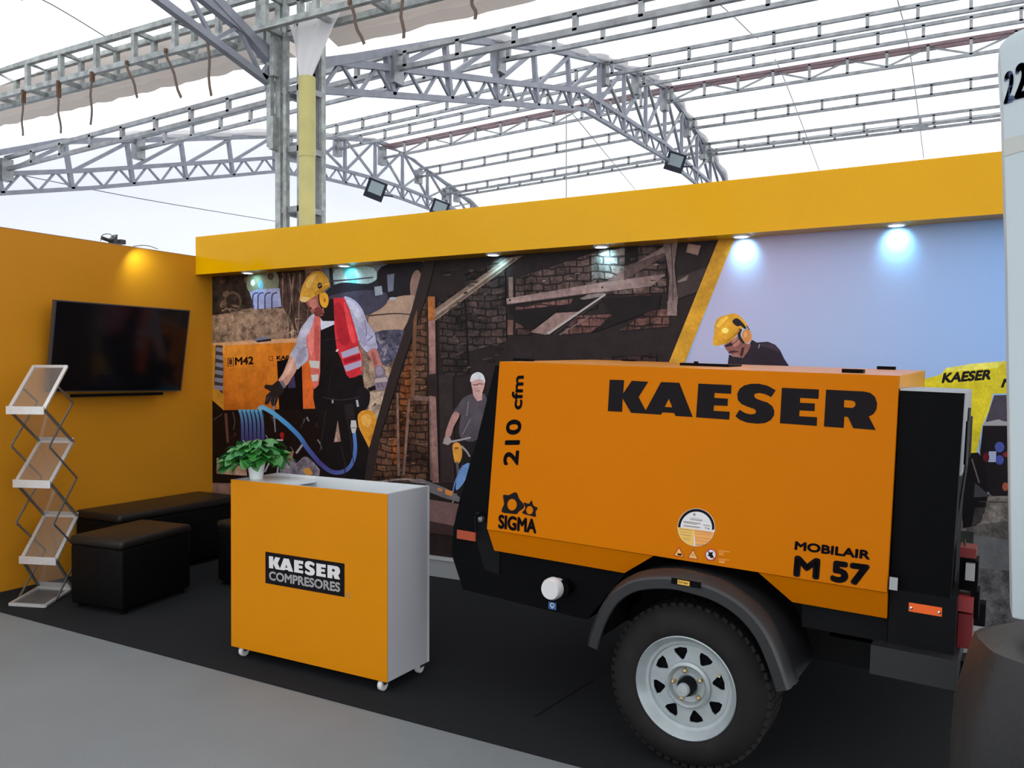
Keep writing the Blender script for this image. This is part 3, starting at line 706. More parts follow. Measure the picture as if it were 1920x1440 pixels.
pr((112,76,70), [(1082,592),(1158,589),(1108,623),(1053,628)], 'b'); pr((104,72,66), [(1222,580),(1254,578),(1256,612),(1160,621)], 'b'); pr((88,62,60), [(968,605),(1012,603),(995,628),(968,628)], 'b')
pr((112,90,84), [(954,520),(963,519),(963,562),(955,562)], 'w'); pr((118,84,76), [(953,600),(963,600),(963,628),(952,628)], 'w')
pr((126,104,100), [(1139,527),(1180,500),(1246,462),(1249,476),(1171,524)], 'w')
pr((138,114,110), [(950,560),(1040,545),(1139,528),(1249,514),(1222,537),(1100,551),(951,571)], 'w')
pr((22,16,16), circ(957,563,1.6,2)); pr((22,16,16), circ(1130,539,1.6,2))
pr((112,94,90), [(1244,453),(1272,450),(1265,500),(1272,560),(1268,592),(1252,590),(1256,520)], 'w'); stroke((50,40,38), [(1259,455),(1262,520),(1262,590)], 1.3)
pr((130,108,104), [(1252,565),(1270,563),(1270,592),(1252,592)], 'w')
pr((130,104,98), [(1043,587),(1093,584),(1025,628),(996,623)], 'w'); pr((120,108,104), [(1088,560),(1104,552),(1137,549),(1130,556),(1095,562)], 'w')
stroke((165,152,148), [(1136,552),(1028,626)], 3.5, 4.5); stroke((60,52,52), [(1138,556),(1040,626)], 2); stroke((110,100,98), [(1105,594),(1050,628)], 2)
pr((60,48,46), [(1270,520),(1330,500),(1315,545),(1272,560)], 's'); pr((150,120,108), [(1291,457),(1315,461),(1309,479),(1287,473)], 's'); pr((120,105,100), [(1270,528),(1292,515),(1288,526),(1272,530)], 's')
pr((70,46,44), [(1130,670),(1232,662),(1232,690),(1120,690)], 'b')
for i in range(34):     # flaking render and shadows on the brickwork
    x = rm.uniform(968, 1245); y = rm.uniform(480, 528)
    if y > 470+(1245-x)*.16: stroke(rm.choice(((60,46,44),(140,118,110),(44,34,32),(120,98,90))), [(x,y),(x+rm.uniform(4,12),y-rm.uniform(0,2))], rm.uniform(1,2.6), 1, 'r')
for i in range(40):
    x = rm.uniform(712, 800); y = rm.uniform(700, 895)
    if x > 757-(y-690)*.29+6: stroke(rm.choice(((38,26,22),(130,96,78),(60,42,34),(146,84,48))), [(x,y),(x+rm.uniform(4,10),y-rm.uniform(0,1.5))], rm.uniform(1,2.4), 1, 'r')
for i in range(40):
    x = rm.uniform(826, 948); y = rm.uniform(505, 690); pr(rm.choice(((56,46,44),(28,20,20),(70,58,55))), circ(x, y, rm.uniform(3, 10), rm.uniform(1, 3), 8, rm.uniform(-.5, .2)), 'r')
pr((24,17,17), [(960,582),(1060,572),(1040,588),(996,620),(968,604)], 's'); pr((26,18,18), [(1128,560),(1240,552),(1236,578),(1110,625),(1150,590)], 's')
pr((150,124,118), [(952,566),(1100,546),(1100,549),(952,569)], 'w'); pr((86,68,64), [(1171,500),(1247,474),(1249,479),(1171,526)], 'w')
# man with white helmet
pr((28,22,24), [(862,815),(895,820),(890,930),(862,935),(858,870)], 's')
pr((78,70,78), [(888,738),(870,746),(860,760),(852,772),(864,778),(867,768),(863,818),(896,824),(915,770),(912,742),(905,738)], 's', True)
stroke((130,120,128), [(880,752),(876,780)], 1.5); stroke((125,116,122), [(868,815),(884,785)], 1.5)
pr((190,148,142), [(887,733),(906,735),(905,750),(896,752),(889,742)], 's')
pr((168,126,116), [(852,773),(863,778),(852,800),(846,818),(836,820),(840,800)], 's', True)
pr((160,140,138), circ(840,826,7,8), 's')
pr((194,152,146), [(886,712),(908,712),(909,726),(903,740),(895,742),(888,734)], 's', True)
stroke((70,45,42), [(888,721),(896,722),(897,720),(907,720)], 1.6); stroke((120,75,70), [(893,733),(901,733)], 1.2)
pr((205,205,208), [(883,716),(885,705),(892,699),(900,698),(908,704),(911,717),(904,712),(892,712)], 's', True)
stroke((155,146,146), [(832,830),(858,826),(884,820)], 4.5, 3); stroke((150,140,140), [(866,836),(876,846),(882,856)], 4, 3)
pr((208,142,56), [(850,834),(863,831),(868,850),(863,867),(854,866)], 's', True); pr((120,80,40), circ(857,840,4,2))
stroke((90,84,88), [(858,866),(860,890),(856,905)], 5, 3); pr((102,140,192), [(862,882),(878,868),(884,876),(870,906),(856,918)], 's', True)
stroke((95,125,175), [(870,872),(856,900),(850,925)], 2.5); stroke((110,130,110), [(857,925),(846,955),(852,968),(845,965)], 2.5)
pr((104,98,102), [(768,900),(790,897),(840,916),(864,932),(862,941),(835,934),(795,918)], 's'); pr((205,130,62), [(836,917),(851,921),(849,930),(836,926)]); pr((190,125,70), [(822,914),(831,916),(830,922),(822,919)])
stroke((120,105,100), [(700,905),(760,898),(800,905)], 4, 3, 'r'); stroke((45,38,38), [(740,903),(800,910)], 5, 5, 'r')
pr((112,84,82), [(800,935),(870,946),(856,975),(850,990),(800,975)], 's'); pr((60,42,42), [(800,975),(900,995),(900,1010),(800,998)], 's')
# yellow diagonal stripe, sky
pr((150,165,200), [(1378,440),(XR,385),(XR,1250),(1100,1160)], 'p')
gx = [(1378,444),(1500,432),(1620,421),(1740,410),(1885,397),(XR,387)]; cs = [(172,166,198),(170,170,204),(162,172,208),(150,174,216),(138,174,226),(138,174,226)]
layer[0] += 1; k = layer[0]; o = len(PV)
bl = [(1190,950),(1330,950),(1500,950),(1700,950),(1890,950),(XR,950)]; cb = [(176,176,200),(165,180,208),(158,180,214),(150,176,216),(146,172,212),(146,172,212)]
for r_ in range(4):
    for i in range(6):
        t = r_/3; PV.append(wpt(gx[i][0]+(bl[i][0]-gx[i][0])*t, gx[i][1]+(bl[i][1]-gx[i][1])*t, k)); PC.append(tuple(lin(cs[i][j]+(cb[i][j]-cs[i][j])*t)*KM for j in range(3)))
for r_ in range(3):
    for i in range(5): a = o+r_*6+i; PF.append((a, a+1, a+7, a+6)); PMI.append(0)
pr((196,142,40), [(1349,447),(1380,443),(1284,682),(1100,1140),(1066,1140),(1254,682)], 's')
# man with the yellow helmet
def q3(l): return [(1300+x/9.6, 560+y/9.6) for x, y in l]
pr((42,32,42), q3([(600,1500),(630,1150),(650,1000),(720,1040),(900,1060),(1060,740),(1150,790),(1350,775),(1480,830),(1570,930),(1640,1080),(1740,1230),(1860,1500)]), 's')
pr((140,88,80), q3([(555,840),(800,680),(900,790),(1045,830),(990,950),(890,1080),(850,1040),(790,1055),(715,1030),(650,975),(600,920)]), 's')
pr((70,36,36), q3([(640,965),(700,930),(800,945),(820,960),(720,975),(650,985)]), 'p', True); pr((60,36,36), q3([(880,880),(930,880),(900,1010),(860,1060),(850,1000)]), 'p')
pr((48,32,36), q3([(560,850),(750,760),(760,800),(700,850),(600,862)]), 'p'); stroke((190,190,205), q3([(480,850),(545,875)]), 1.6)
pr((212,152,42), q3([(368,835),(385,600),(395,470),(430,380),(500,325),(600,300),(700,270),(800,285),(900,370),(975,470),(980,505),(880,540),(800,650),(680,760),(560,822)]), 's', True)
pr((235,215,110), q3(circ(580,575,60,50)), 's')
pr((30,28,34), q3([(712,400),(770,355),(840,380),(960,520),(930,545),(860,490),(800,500),(730,450)]), 'p', True)
stroke((34,30,36), q3([(970,490),(1000,540),(1025,600)]), 1.6); stroke((36,28,32), q3([(860,545),(830,640),(860,730),(930,800)]), 6, 5)
pr((208,136,74), q3(circ(970,675,88,128,a=-.08)), 's'); stroke((150,150,160), q3([(1200,820),(1180,890)]), 1.6)
pr((236,184,70), q3([(420,500),(470,400),(560,330),(640,330),(560,420),(470,520)]), 's', True); pr((180,122,30), q3([(560,790),(680,700),(800,580),(860,545),(800,640),(660,755)]), 's')
pr((176,118,104), q3([(700,770),(800,700),(850,780),(800,850),(740,860)]), 's', True); pr((168,110,98), q3([(720,1000),(800,990),(830,1030),(780,1048),(725,1030)]), 's', True); pr((60,46,58), q3([(1200,830),(1380,800),(1480,860),(1560,960),(1400,900)]), 's', True)
stroke((36,26,30), q3([(600,862),(680,840),(740,800)]), 1.6); stroke((36,26,30), q3([(745,800),(830,720)]), 1.2); pr((228,162,100), q3(circ(945,640,30,60)), 's')
# yellow machine at the right
pr((104,98,92), [(1780,925),(XR,925),(XR,1270),(1780,1240)], 'r'); pr((74,70,68), [(1812,985),(XR,960),(XR,1040),(1812,1030)], 'r')
pr((92,92,94), [(1790,1000),(1850,1005),(XR,1040),(XR,1130),(1790,1120)], 's'); pr((84,82,84), [(1780,1060),(XR,1080),(XR,1270),(1780,1240)], 'r')
pr((205,188,40), [(1700,722),(1728,712),(1765,702),(1774,690),(1824,682),(1884,677),(XR,672),(XR,736),(1862,738),(1854,771),(1842,797),(1831,849),(1812,851),(1700,860)], 's')
pr((216,206,90), [(1774,690),(1824,682),(1884,677),(1870,690),(1775,697)], 's'); stroke((190,170,30), [(1776,700),(1810,730),(1815,850)], 1.5); stroke((200,180,60), [(1884,684),(1858,740),(1838,800)], 2)
ptext((24,20,20), 'KAESER', 1765, 719, 92, 20, -7, .07, .05); ptext((24,20,20), 'M42', 1876, 727, 60, 17, -3, .06, .1)
pr((66,60,72), [(1864,741),(XR,737),(XR,792),(1880,790),(1846,797)], 's'); pr((150,148,150), [(1845,792),(1872,786),(1890,792),(XR,792),(XR,800),(1845,798)])
pr((24,19,22), [(1843,798),(XR,798),(XR,925),(1860,930),(1832,900)], 's')
pr((70,80,150), circ(1874,838,9,10), 's'); pr((62,70,140), circ(1874,862,8,9), 's'); pr((150,160,190), [(1854,846),(1868,846),(1867,866),(1853,866)]); pr((90,25,30), circ(1849,857,6,9), 's'); pr((120,35,35), circ(1888,852,8,5)); pr((150,75,55), circ(1885,912,6,8))
stroke((110,105,105), [(1837,825),(1838,870)], 1.2)
pr((18,15,17), [(1811,850),(1834,848),(1850,872),(1852,930),(1846,960),(1830,985),(1806,990),(1800,930)], 's'); pr((52,48,50), [(1828,952),(1848,950),(1838,980),(1822,986)], 'r')
pr((58,58,62), [(1828,905),(1858,930),(1826,932)]); stroke((92,90,92), [(1822,860),(1836,905)], 2.5)
stroke((60,54,54), [(1836,940),(XR,946)], 2)
me = bpy.data.meshes.new('mural'); me.from_pydata(PV, [], PF); me.materials.clear()
for p_ in PM: me.materials.append(p_)
me.polygons.foreach_set('material_index', PMI)
ca = me.color_attributes.new('Col', 'FLOAT_COLOR', 'POINT')
ca.data.foreach_set('color', [c for col in PC for c in (*col, 1)])
mu = bpy.data.objects.new('mural_print', me); COL.objects.link(mu)
tag(mu, 'wide printed mural of construction workers covering the back wall', 'mural')

# ================================================================== TV
PA = [pick(103,562,0,-5.56), pick(357,582,0,-5.56), pick(340,733,0,-5.65), pick(88,735,0,-5.65)]
tv = thing('wall_television', (XL+.02, 4.15, 1.65), 'large flat black television tilted on the amber left wall', 'television')
nrm = (PA[1]-PA[0]).cross(PA[3]-PA[0]).normalized()
if nrm.x < 0: nrm = -nrm
bk = [p-nrm*.028 for p in PA]
MB().hexa([bk[0],bk[1],bk[2],bk[3],PA[0],PA[1],PA[2],PA[3]]).build('bezel', 'tvframe', tv)
c = sum(PA, Vector())/4
MB().hexa([c+(p-c)*.975+nrm*.0005 for p in PA]+[c+(p-c)*.975+nrm*.003 for p in PA]).build('screen', 'tv', tv)
MB().box((XL,3.95,1.45), (-5.63,4.35,1.85)).build('wall_bracket', 'blackpl', tv)
a = pick(135,742,0,-5.63); b = pick(302,738,0,-5.63)
MB().beam(a, b, .05, .022).build('speaker_bar', 'blackpl', tv)

# ================================================================== LAMP ON THE WALL TOP
cl = thing('clamp_lamp', (XL-.03, 3.98, ZW+.004), 'small black clamp lamp with a looped cable on top of the left wall', 'lamp')
g = lambda x, y: pick(x, y, 0, XL-.02)
MB().tube([g(191,446), g(205,451), g(216,452)], .014, 8).build('arm', 'cable', cl, True)
MB().hexa([g(208,455)+Vector((-.03,0,0)),g(215,457)+Vector((-.03,0,0)),g(216,440)+Vector((-.03,0,0)),g(208,448)+Vector((-.03,0,0)),g(208,455)+Vector((.03,0,0)),g(215,457)+Vector((.03,0,0)),g(216,440)+Vector((.03,0,0)),g(208,448)+Vector((.03,0,0))]).build('lamp_head', 'lampblk', cl)
MB().box(g(221,457)-Vector((.03,.0,0)), g(227,450)+Vector((.03,.02,0))).build('transformer', 'lampblk', cl)
MB().tube(smooth_line([g(189,452), g(191,442), g(200,438.5), g(209,441), g(213,450)], 6), .003, 5).build('cable_loop', 'cable', cl)
MB().tube(smooth_line([g(250,462), g(268,460), g(282,462), g(296,467)], 6), .003, 5).build('cable_end', 'cable', cl)
l = bpy.data.lights.new('clamp_lamp_beam', 'SPOT'); l.energy = 13; l.spot_size = math.radians(130); l.spot_blend = .9; l.color = (.75,1,.7); l.shadow_soft_size = .01
lo = bpy.data.objects.new('clamp_lamp_beam', l); COL.objects.link(lo); lo.location = (XL+.13, 4.28, ZW+.0)
lo.rotation_euler = Vector((-.25,.55,-.8)).to_track_quat('-Z', 'Y').to_euler()

# ================================================================== OTTOMANS AND BENCH
def soft_box(name, p0, ex, ey, h, label, cat, grp):
    p0 = Vector(p0); ex = Vector(ex); ey = Vector(ey); up = Vector((0,0,1))
    r = thing(name, p0+(ex+ey)/2, label, cat, grp)
    def blk(z0, z1, ins):
        ux = ex.normalized()*ins; uy = ey.normalized()*ins
        b_ = [p0+ux+uy, p0+ex-ux+uy, p0+ex+ey-ux-uy, p0+ey+ux-uy]
        return MB().hexa([p+up*z0 for p in b_]+[p+up*z1 for p in b_])
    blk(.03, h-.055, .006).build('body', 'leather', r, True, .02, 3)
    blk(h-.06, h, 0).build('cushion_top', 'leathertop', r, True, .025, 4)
    for i in (0, 1):
        for j in (0, 1):
            q = p0+ex*(.1+.8*i)+ey*(.1+.8*j); MB().lathe([(.0005,0),(.02,0),(.022,.032),(.0005,.032)], q, n=10).build('foot', 'blackpl', r)
    return r
soft_box('ottoman', (-4.97,3.28,.0), (.47,.03,0), (-.11,.62,0), .46, 'black leatherette ottoman in front of the brochure rack', 'ottoman', 'black ottomans')
soft_box('ottoman', (-4.62,4.14,0), (.46,.0,0), (0,.46,0), .45, 'black ottoman half hidden behind the yellow counter', 'ottoman', 'black ottomans')
soft_box('bench', (-5.69,3.80,0), (.50,0,0), (0,1.12,0), .485, 'long black leatherette bench along the amber left wall', 'bench', None)

# ================================================================== BROCHURE RACK
ro = Vector((-5.336,3.123,0)); dv = Vector((-.27,.38,0)).normalized(); wv = Vector((.243,.082,0))
rk = thing('brochure_rack', ro, 'folding zigzag brochure rack with clear trays beside the amber wall', 'rack')
def RP(s, z, u=0): return ro+dv*s+wv*u+Vector((0,0,z))
TR = [((0,1.25),(.355,1.523)),((.085,.775),(.445,1.01)),((.165,.265),(.515,.49)),((0,.012),(.40,.012))]
for i, ((s0, z0), (s1, z1)) in enumerate(TR):
    t = MB()
    d = (RP(s1,z1)-RP(s0,z0)).normalized(); n_ = d.cross(wv.normalized()); n_ = n_ if n_.z > 0 else -n_
    for u in (0.02, .98): t.beam(RP(s0,z0,u), RP(s1,z1,u), .022, .014)
    t.beam(RP(s1,z1,0), RP(s1,z1,1), .014, .02)
    t.beam(RP(s0,z0,0), RP(s0,z0,1), .014, .02)
    fr = t.build('tray_frame', 'alu', rk)
    a = [RP(s0,z0,.05),RP(s0,z0,.95),RP(s1,z1,.95),RP(s1,z1,.05)]
    MB().hexa([p-n_*.002 for p in a]+[p+n_*.001 for p in a]).build('clear_sheet', 'acrylic', fr)
    if i < 3: MB().beam(RP(s0-.015,z0-.005,-.03), RP(s0-.015,z0-.005,1.02), .006, .05).build('front_lip', 'alu', fr)
mz = [TR[0][0], TR[1][1], TR[1][0], TR[2][1], TR[2][0], (.42,.02)]
for i in range(0, 6, 2):
    a, b = mz[i], mz[i+1]
    for u in (0.0, 1.0): MB().beam(RP(*a,u), RP(*b,u), .016, .012).build('strut', 'aludark', rk)
    q = [RP(*a,.04),RP(*a,.96),RP(*b,.96),RP(*b,.04)]; n_ = (q[1]-q[0]).cross(q[2]-q[0]).normalized()
    MB().hexa([p-n_*.0015 for p in q]+[p+n_*.0015 for p in q]).build('clear_back_sheet', 'acrylic', rk)
    MB().beam(RP(b[0],b[1]+.012,0), RP(b[0],b[1]+.012,1.02), .006, .035).build('back_rail', 'alu', rk)
tz = [(.19,1.39),(.431,1.281),(.05,1.013),(.49,.76),(.11,.511),(.54,.24),(.14,.012)]
for a, b in zip(tz, tz[1:]):
    for u in (-.03, 1.03): MB().beam(RP(*a,u), RP(*b,u), .008, .012).build('scissor_bar', 'aludark', rk)

# ================================================================== COUNTER
ca_, sa_ = math.cos(-.0202), math.sin(-.0202)
o0 = Vector((-3.383,3.133,0)); wx = Vector((ca_,sa_,0)); wy = Vector((-sa_,ca_,0)); CW, CD, CH0, CH1 = 1.03, .335, .055, .93
ct = thing('promo_counter', o0, 'yellow and white rolling promotion counter with a logo on its front', 'counter')
def CP(u, v, z): return o0+wx*u+wy*v+Vector((0,0,z))
def cbox(u0, u1, v0, v1, z0, z1): return MB().hexa([CP(u0,v0,z0),CP(u1,v0,z0),CP(u1,v1,z0),CP(u0,v1,z0),CP(u0,v0,z1),CP(u1,v0,z1),CP(u1,v1,z1),CP(u0,v1,z1)])
T_ = .018
cbox(0,CW,0,.004,CH0,CH1).build('front_panel', 'counter_y', ct)
cbox(0,CW,.004,T_,CH0,CH1).build('front_board', 'white', ct)
cbox(0,T_,T_,CD-T_,CH0,CH1).build('side_panel', 'white', ct); cbox(CW-T_,CW,T_,CD-T_,CH0,CH1).build('side_panel', 'white', ct)
cbox(0,CW,CD-T_,CD,CH0,CH1).build('back_panel', 'whitein', ct); cbox(T_,CW-T_,T_,CD-T_,CH0,CH0+.02).build('bottom_board', 'white', ct)
cbox(T_,.30,T_,CD-T_,CH1-.03,CH1-.006).build('ledge', 'whitein', ct); cbox(T_,CW-T_,T_,CD-T_,.70,.718).build('shelf', 'whitein', ct)
def caster(u, v):
    c = CP(u, v, 0)
    r = MB().lathe([(.0005,-.012),(.026,-.012),(.028,-.008),(.028,.008),(.026,.012),(.0005,.012)], c+Vector((0,0,.028)), 'x', 18).build('caster', 'stkwhite', ct, True)
    f_ = MB().hexa([c+Vector(p) for p in ((-.018,-.016,.03),(.018,-.016,.03),(.018,.016,.03),(-.018,.016,.03),(-.018,-.02,CH0),(.018,-.02,CH0),(.018,.02,CH0),(-.018,.02,CH0))]); f_.build('fork', 'chrome', r)
for u, v in ((.05,.04),(CW-.05,.03),(.05,CD-.04),(CW-.04,CD-.03)): caster(u, v)
# logo on the counter
KL = {}
def kc(l): return [(1120+x/3.4286, 690+y/3.4286) for x, y in l]
LET = [([(80,75),(173,78),(167,163),(222,82),(328,88),(266,187),(311,271),(306,293),(217,288),(163,196),(160,282),(68,277)],),
 ([(410,90),(528,95),(614,315),(503,308),(494,289),(418,285),(411,300),(300,293)], [(460,197),(482,253),(434,250)]),
 ([(650,100),(863,110),(861,166),(754,160),(752,192),(840,197),(838,244),(750,240),(748,275),(852,281),(849,332),(635,317)],),
 ([(1147,143),(1118,187),(1080,168),(1040,160),(1013,166),(1008,180),(1020,196),(1050,208),(1095,222),(1125,245),(1138,275),(1136,305),(1115,335),(1080,353),(1030,358),(960,350),(915,332),(888,310),(915,268),(950,290),(985,298),(1012,295),(1022,280),(1012,264),(970,250),(928,232),(903,205),(900,165),(915,133),(945,112),(985,102),(1040,101),(1095,114)],),
 ([(1187,127),(1425,138),(1422,198),(1304,192),(1303,223),(1399,228),(1397,277),(1300,272),(1298,310),(1413,316),(1411,372),(1174,355)],),
 ([(1471,139),(1715,151),(1755,160),(1785,185),(1799,225),(1795,265),(1776,295),(1745,312),(1790,398),(1645,387),(1612,315),(1588,312),(1584,385),(1457,376)], [(1588,205),(1638,209),(1656,218),(1661,233),(1655,248),(1638,257),(1585,252)])]
# the trailer stands a little askew: built level here, then turned about its wheel
PIV = Vector((-.925, 2.95, .309)); CYAW, CPIT = math.radians(-2.3), math.radians(1.95)
CM = Matrix.Translation(PIV+Vector((0,.09,.004))) @ Matrix.Rotation(CYAW, 4, 'Z') @ Matrix.Rotation(CPIT, 4, 'Y') @ Matrix.Translation(-PIV)
CI = CM.inverted(); LE = CI @ EYE
def lray(x, y): return CI.to_3x3() @ (FW + RT*((x-960)/FPX) + UP*((720-y)/FPX))
def lpick(x, y, ax, v): d = lray(x, y); return LE + d*((v-LE[ax])/d[ax])
def lpickn(x, y, o, n): d = lray(x, y); return LE + d*((Vector(o)-LE).dot(n)/d.dot(n))
# body side plane of the compressor, leaning in towards the top
PO = Vector((0,3.08,.83)); PT = Vector((0,.085,1)).normalized(); PN = Vector((1,0,0)).cross(PT).normalized()   # outward (-Y)
if PN.y > 0: PN = -PN
def PB(x, y, off=0.): return lpickn(x, y, PO, PN)+PN*off
def puv(p): return (p.x, (p-PO).dot(PT))
LUV = [[[puv(PB(*q)) for q in kc(l)] for l in L_] for L_ in LET]
# rectify: fit slanted baseline away
base0 = puv(PB(*kc([(68,277)])[0])); base1 = puv(PB(*kc([(1790,398)])[0])); top0 = puv(PB(*kc([(80,75)])[0]))
def norm(u, v):
    t = (u-base0[0])/(base1[0]-base0[0]); vb = base0[1]+(base1[1]-base0[1])*t
    return t, (v-vb)/(top0[1]-base0[1])
NLOG = [[[norm(*p) for p in l] for l in L_] for L_ in LUV]
def logo(mb, o, U, V):
    for L_ in NLOG: mb.flat([[Vector(o)+Vector(U)*a+Vector(V)*b for a, b in l] for l in L_])
    return mb
def CF(x, y, off=.0): return pickn(x, y, CP(0,0,0), wy)-wy*off
a = CF(498,1035,.001); b = CF(646,1056,.001); c_ = CF(646,1118,.001); d_ = CF(497,1094,.001)
zt = (a.z+b.z)/2; zb = (c_.z+d_.z)/2; ua = (a-o0).dot(wx); ub = (b-o0).dot(wx)
hh = zt-zb; ww = ub-ua
pla = cbox(ua,ub,-.0015,0,zb,zt).build('logo_plate', 'black', ct)
mb = MB(); logo(mb, CP(ua+ww*.05,-.0022,zb+hh*.50), wx*ww*.90, Vector((0,0,hh*.38))); text_on(mb, 'COMPRESORES', CP(ua+ww*.05,-.0022,zb+hh*.12), wx*ww*.90, Vector((0,0,hh*.29)), .045)
mb.build('logo_lettering', 'stkwhite', pla)
mb = MB(); cc_ = CP(ub+.022,-.0008,zb+.01); rr_ = .013
for t in range(24):
    a0, a1 = t*PI/12, (t+1)*PI/12
    mb.add([cc_+wx*math.cos(q)*r_+Vector((0,0,math.sin(q)*r_*1.2)) for q, r_ in ((a0,rr_),(a1,rr_),(a1,rr_*.85),(a0,rr_*.85))], [(0,1,2,3)])
text_on(mb, 'R', cc_+wx*-.006+Vector((0,0,-.008)), wx*.012, Vector((0,0,.016)), 0); mb.build('registered_mark', 'ink', ct)

# ================================================================== PLANT
pp = CP(.058,.12,CH1-.006)
pl_ = thing('potted_basil', pp, 'leafy green herb in a white pot on the yellow counter', 'plant')
MB().lathe([(.0005,0),(.034,0),(.046,.082),(.050,.084),(.050,.098),(.045,.098),(.042,.086),(.0005,.084)], pp, n=28).build('pot', 'pot', pl_, True)
MB().lathe([(.0005,.086),(.043,.086),(.043,.082)], pp, n=20).build('soil', 'soil', pl_)
def leaf_mesh(m):
    prof = [(0,0),(.25,.30),(.5,.42),(.75,.33),(1,.0)]; vs = []; fs = []
    for i, (t, w_) in enumerate(prof):
        z = .10*math.sin(t*PI)-.22*t*t
        vs += [(t, -w_, z+.10*w_), (t, -w_*.5, z+.02), (t, 0, z-.03), (t, w_*.5, z+.02), (t, w_, z+.10*w_)]
    for i in range(4):
        for j in range(4): a = i*5+j; fs.append((a, a+1, a+6, a+5))
    me = bpy.data.meshes.new('leaf'); me.from_pydata(vs, [], fs); me.materials.append(MT[m])
    for p_ in me.polygons: p_.use_smooth = True
    return me
LM = [leaf_mesh('leaf'), leaf_mesh('leafd')]
rnd = random.Random(3)
for i in range(15):
    a = rnd.uniform(0, 2*PI); d = rnd.uniform(.02,.12); q = pp+Vector((math.cos(a)*d*1.2, math.sin(a)*d*.8, .10+rnd.uniform(.02,.11)))
    MB().tube(smooth_line([pp+Vector((math.cos(a)*.015, math.sin(a)*.015, .085)), (pp+q)/2+Vector((0,0,.055)), q], 4), .0025, 5).build('stem', 'stem', pl_)
for i in range(150):
    a = rnd.uniform(0, 2*PI); e = rnd.uniform(0, 1)**.6; ex = .165 if math.cos(a) < 0 else .125
    q = pp+Vector((math.cos(a)*e*ex, math.sin(a)*e*.12, .105+(1-e*e)*.085+rnd.uniform(-.02,.02)-(.03*e if math.cos(a) < -.3 else 0)))
    o = bpy.data.objects.new('leaf', LM[i % 3 == 0]); COL.objects.link(o); o.parent = pl_
    s = rnd.uniform(.065,.10); rot = Matrix.Rotation(a+rnd.uniform(-.7,.7), 4, 'Z') @ Matrix.Rotation(rnd.uniform(-.35,.75)*(.5+e*.6), 4, 'Y') @ Matrix.Rotation(rnd.uniform(-.5,.5), 4, 'X')
    o.matrix_local = Matrix.Translation(q-pp) @ rot @ Matrix.Diagonal((s, s*.85, s, 1))

# ================================================================== COMPRESSOR
cm = thing('mobile_compressor', (-1.0, 3.7, 0), 'large amber mobile air compressor trailer with black ends', 'compressor')
Y1 = 4.60
def shear_top(p): return p
X0, X1 = PB(935,677.4).x, PB(1683.6,705).x
Y1 = lpick(1728,697,0,PB(1683.6,705).x).y; Y1 = min(max(Y1, 4.1), 4.62)
ztop = (PB(935,677.4).z+PB(1683.6,705).z)/2
# side door panel with wheel-arch cut-outs
fold = [PB(914,992), PB(1155,1030), PB(1222,1043), PB(1420,1075), PB(1665,1112)]
zf = sum(p.z for p in fold)/len(fold)
xl, xr = PB(915,992).x, PB(1665,1112).x
def plane_pt(x, z): return Vector((x, PO.y+(z-PO.z)*PT.y/PT.z, z))
zf = (PB(915,992).z+PB(1664,1112).z)/2
xc0, xc1, xc2, xc3 = lpick(1165,1073,1,3.08).x, lpick(1225,1044,1,3.08).x, lpick(1422,1076,1,3.08).x, lpick(1482,1134,1,3.08).x
X0 = (X0+xl)/2; X1 = (X1+xr)/2
dn = MB()
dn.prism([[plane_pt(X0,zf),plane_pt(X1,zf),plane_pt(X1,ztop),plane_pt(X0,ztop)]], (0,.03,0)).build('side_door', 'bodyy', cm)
zl0 = (lpick(925,1030,1,3.11).z+lpick(1662,1162,1,3.11).z)/2
MB().prism([[Vector((X0,3.08,zf-.003)),Vector((xc1,3.08,zf-.003)),Vector((xc0,3.11,zl0)),Vector((X0+.02,3.11,zl0))]], (0,.03,0)).build('lower_flange', 'bodyy', cm)
MB().prism([[Vector((xc2,3.08,zf-.003)),Vector((X1,3.08,zf-.003)),Vector((X1,3.11,zl0)),Vector((xc3,3.11,zl0))]], (0,.03,0)).build('lower_flange', 'bodyy', cm)
MB().box((X0+.005,3.18,zf-.004), (X1-.005,Y1-.01,zf+.3)).build('inner_body', 'chassis', cm)
# hood
hd = MB().prism([[Vector((X0,3.14,ztop)),Vector((X1,3.14,ztop)),Vector((X1,3.17,1.36)),Vector((X0,3.17,1.36))]], (0,.02,0))
zback = lpick(1500,687,1,Y1).z
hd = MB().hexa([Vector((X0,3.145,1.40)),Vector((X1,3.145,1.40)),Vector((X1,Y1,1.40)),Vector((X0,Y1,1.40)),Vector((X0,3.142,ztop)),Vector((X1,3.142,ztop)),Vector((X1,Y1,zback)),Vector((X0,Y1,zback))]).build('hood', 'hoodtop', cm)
HN = Vector((0, -(zback-ztop), Y1-3.142)).normalized()
def on_hood(x, y, w_, d_, h_, nm, m_='blackpl'):
    q = lpick(x, y, 1, 3.3); q = Vector((q.x, 0, 0)); yy = None
    r_ = lray(x, y); t_ = (Vector((0,3.142,ztop))-LE).dot(HN)/r_.dot(HN); q = LE+r_*t_ if t_ > 0 else lpick(x, y, 1, 3.2)
    yy = min(max(q.y, 3.18), Y1-.05); xx = (LE+r_*((yy-LE.y)/r_.y)).x; zz = ztop+(yy-3.142)*(zback-ztop)/(Y1-3.142)
    MB().box((xx-w_/2,yy-d_/2,zz-.004), (xx+w_/2,yy+d_/2,zz+h_)).build(nm, m_, cm)
MB().box((X0+.01,3.19,zf+.3), (X1-.01,Y1-.02,1.42)).build('inner_housing', 'chassis', cm)
MB().prism([[Vector((X0,Y1,zf-.08)),Vector((X1,Y1,zf-.08)),Vector((X1,Y1,zback)),Vector((X0,Y1,zback))]], (0,.02,0)).build('far_side_door', 'bodyy', cm)
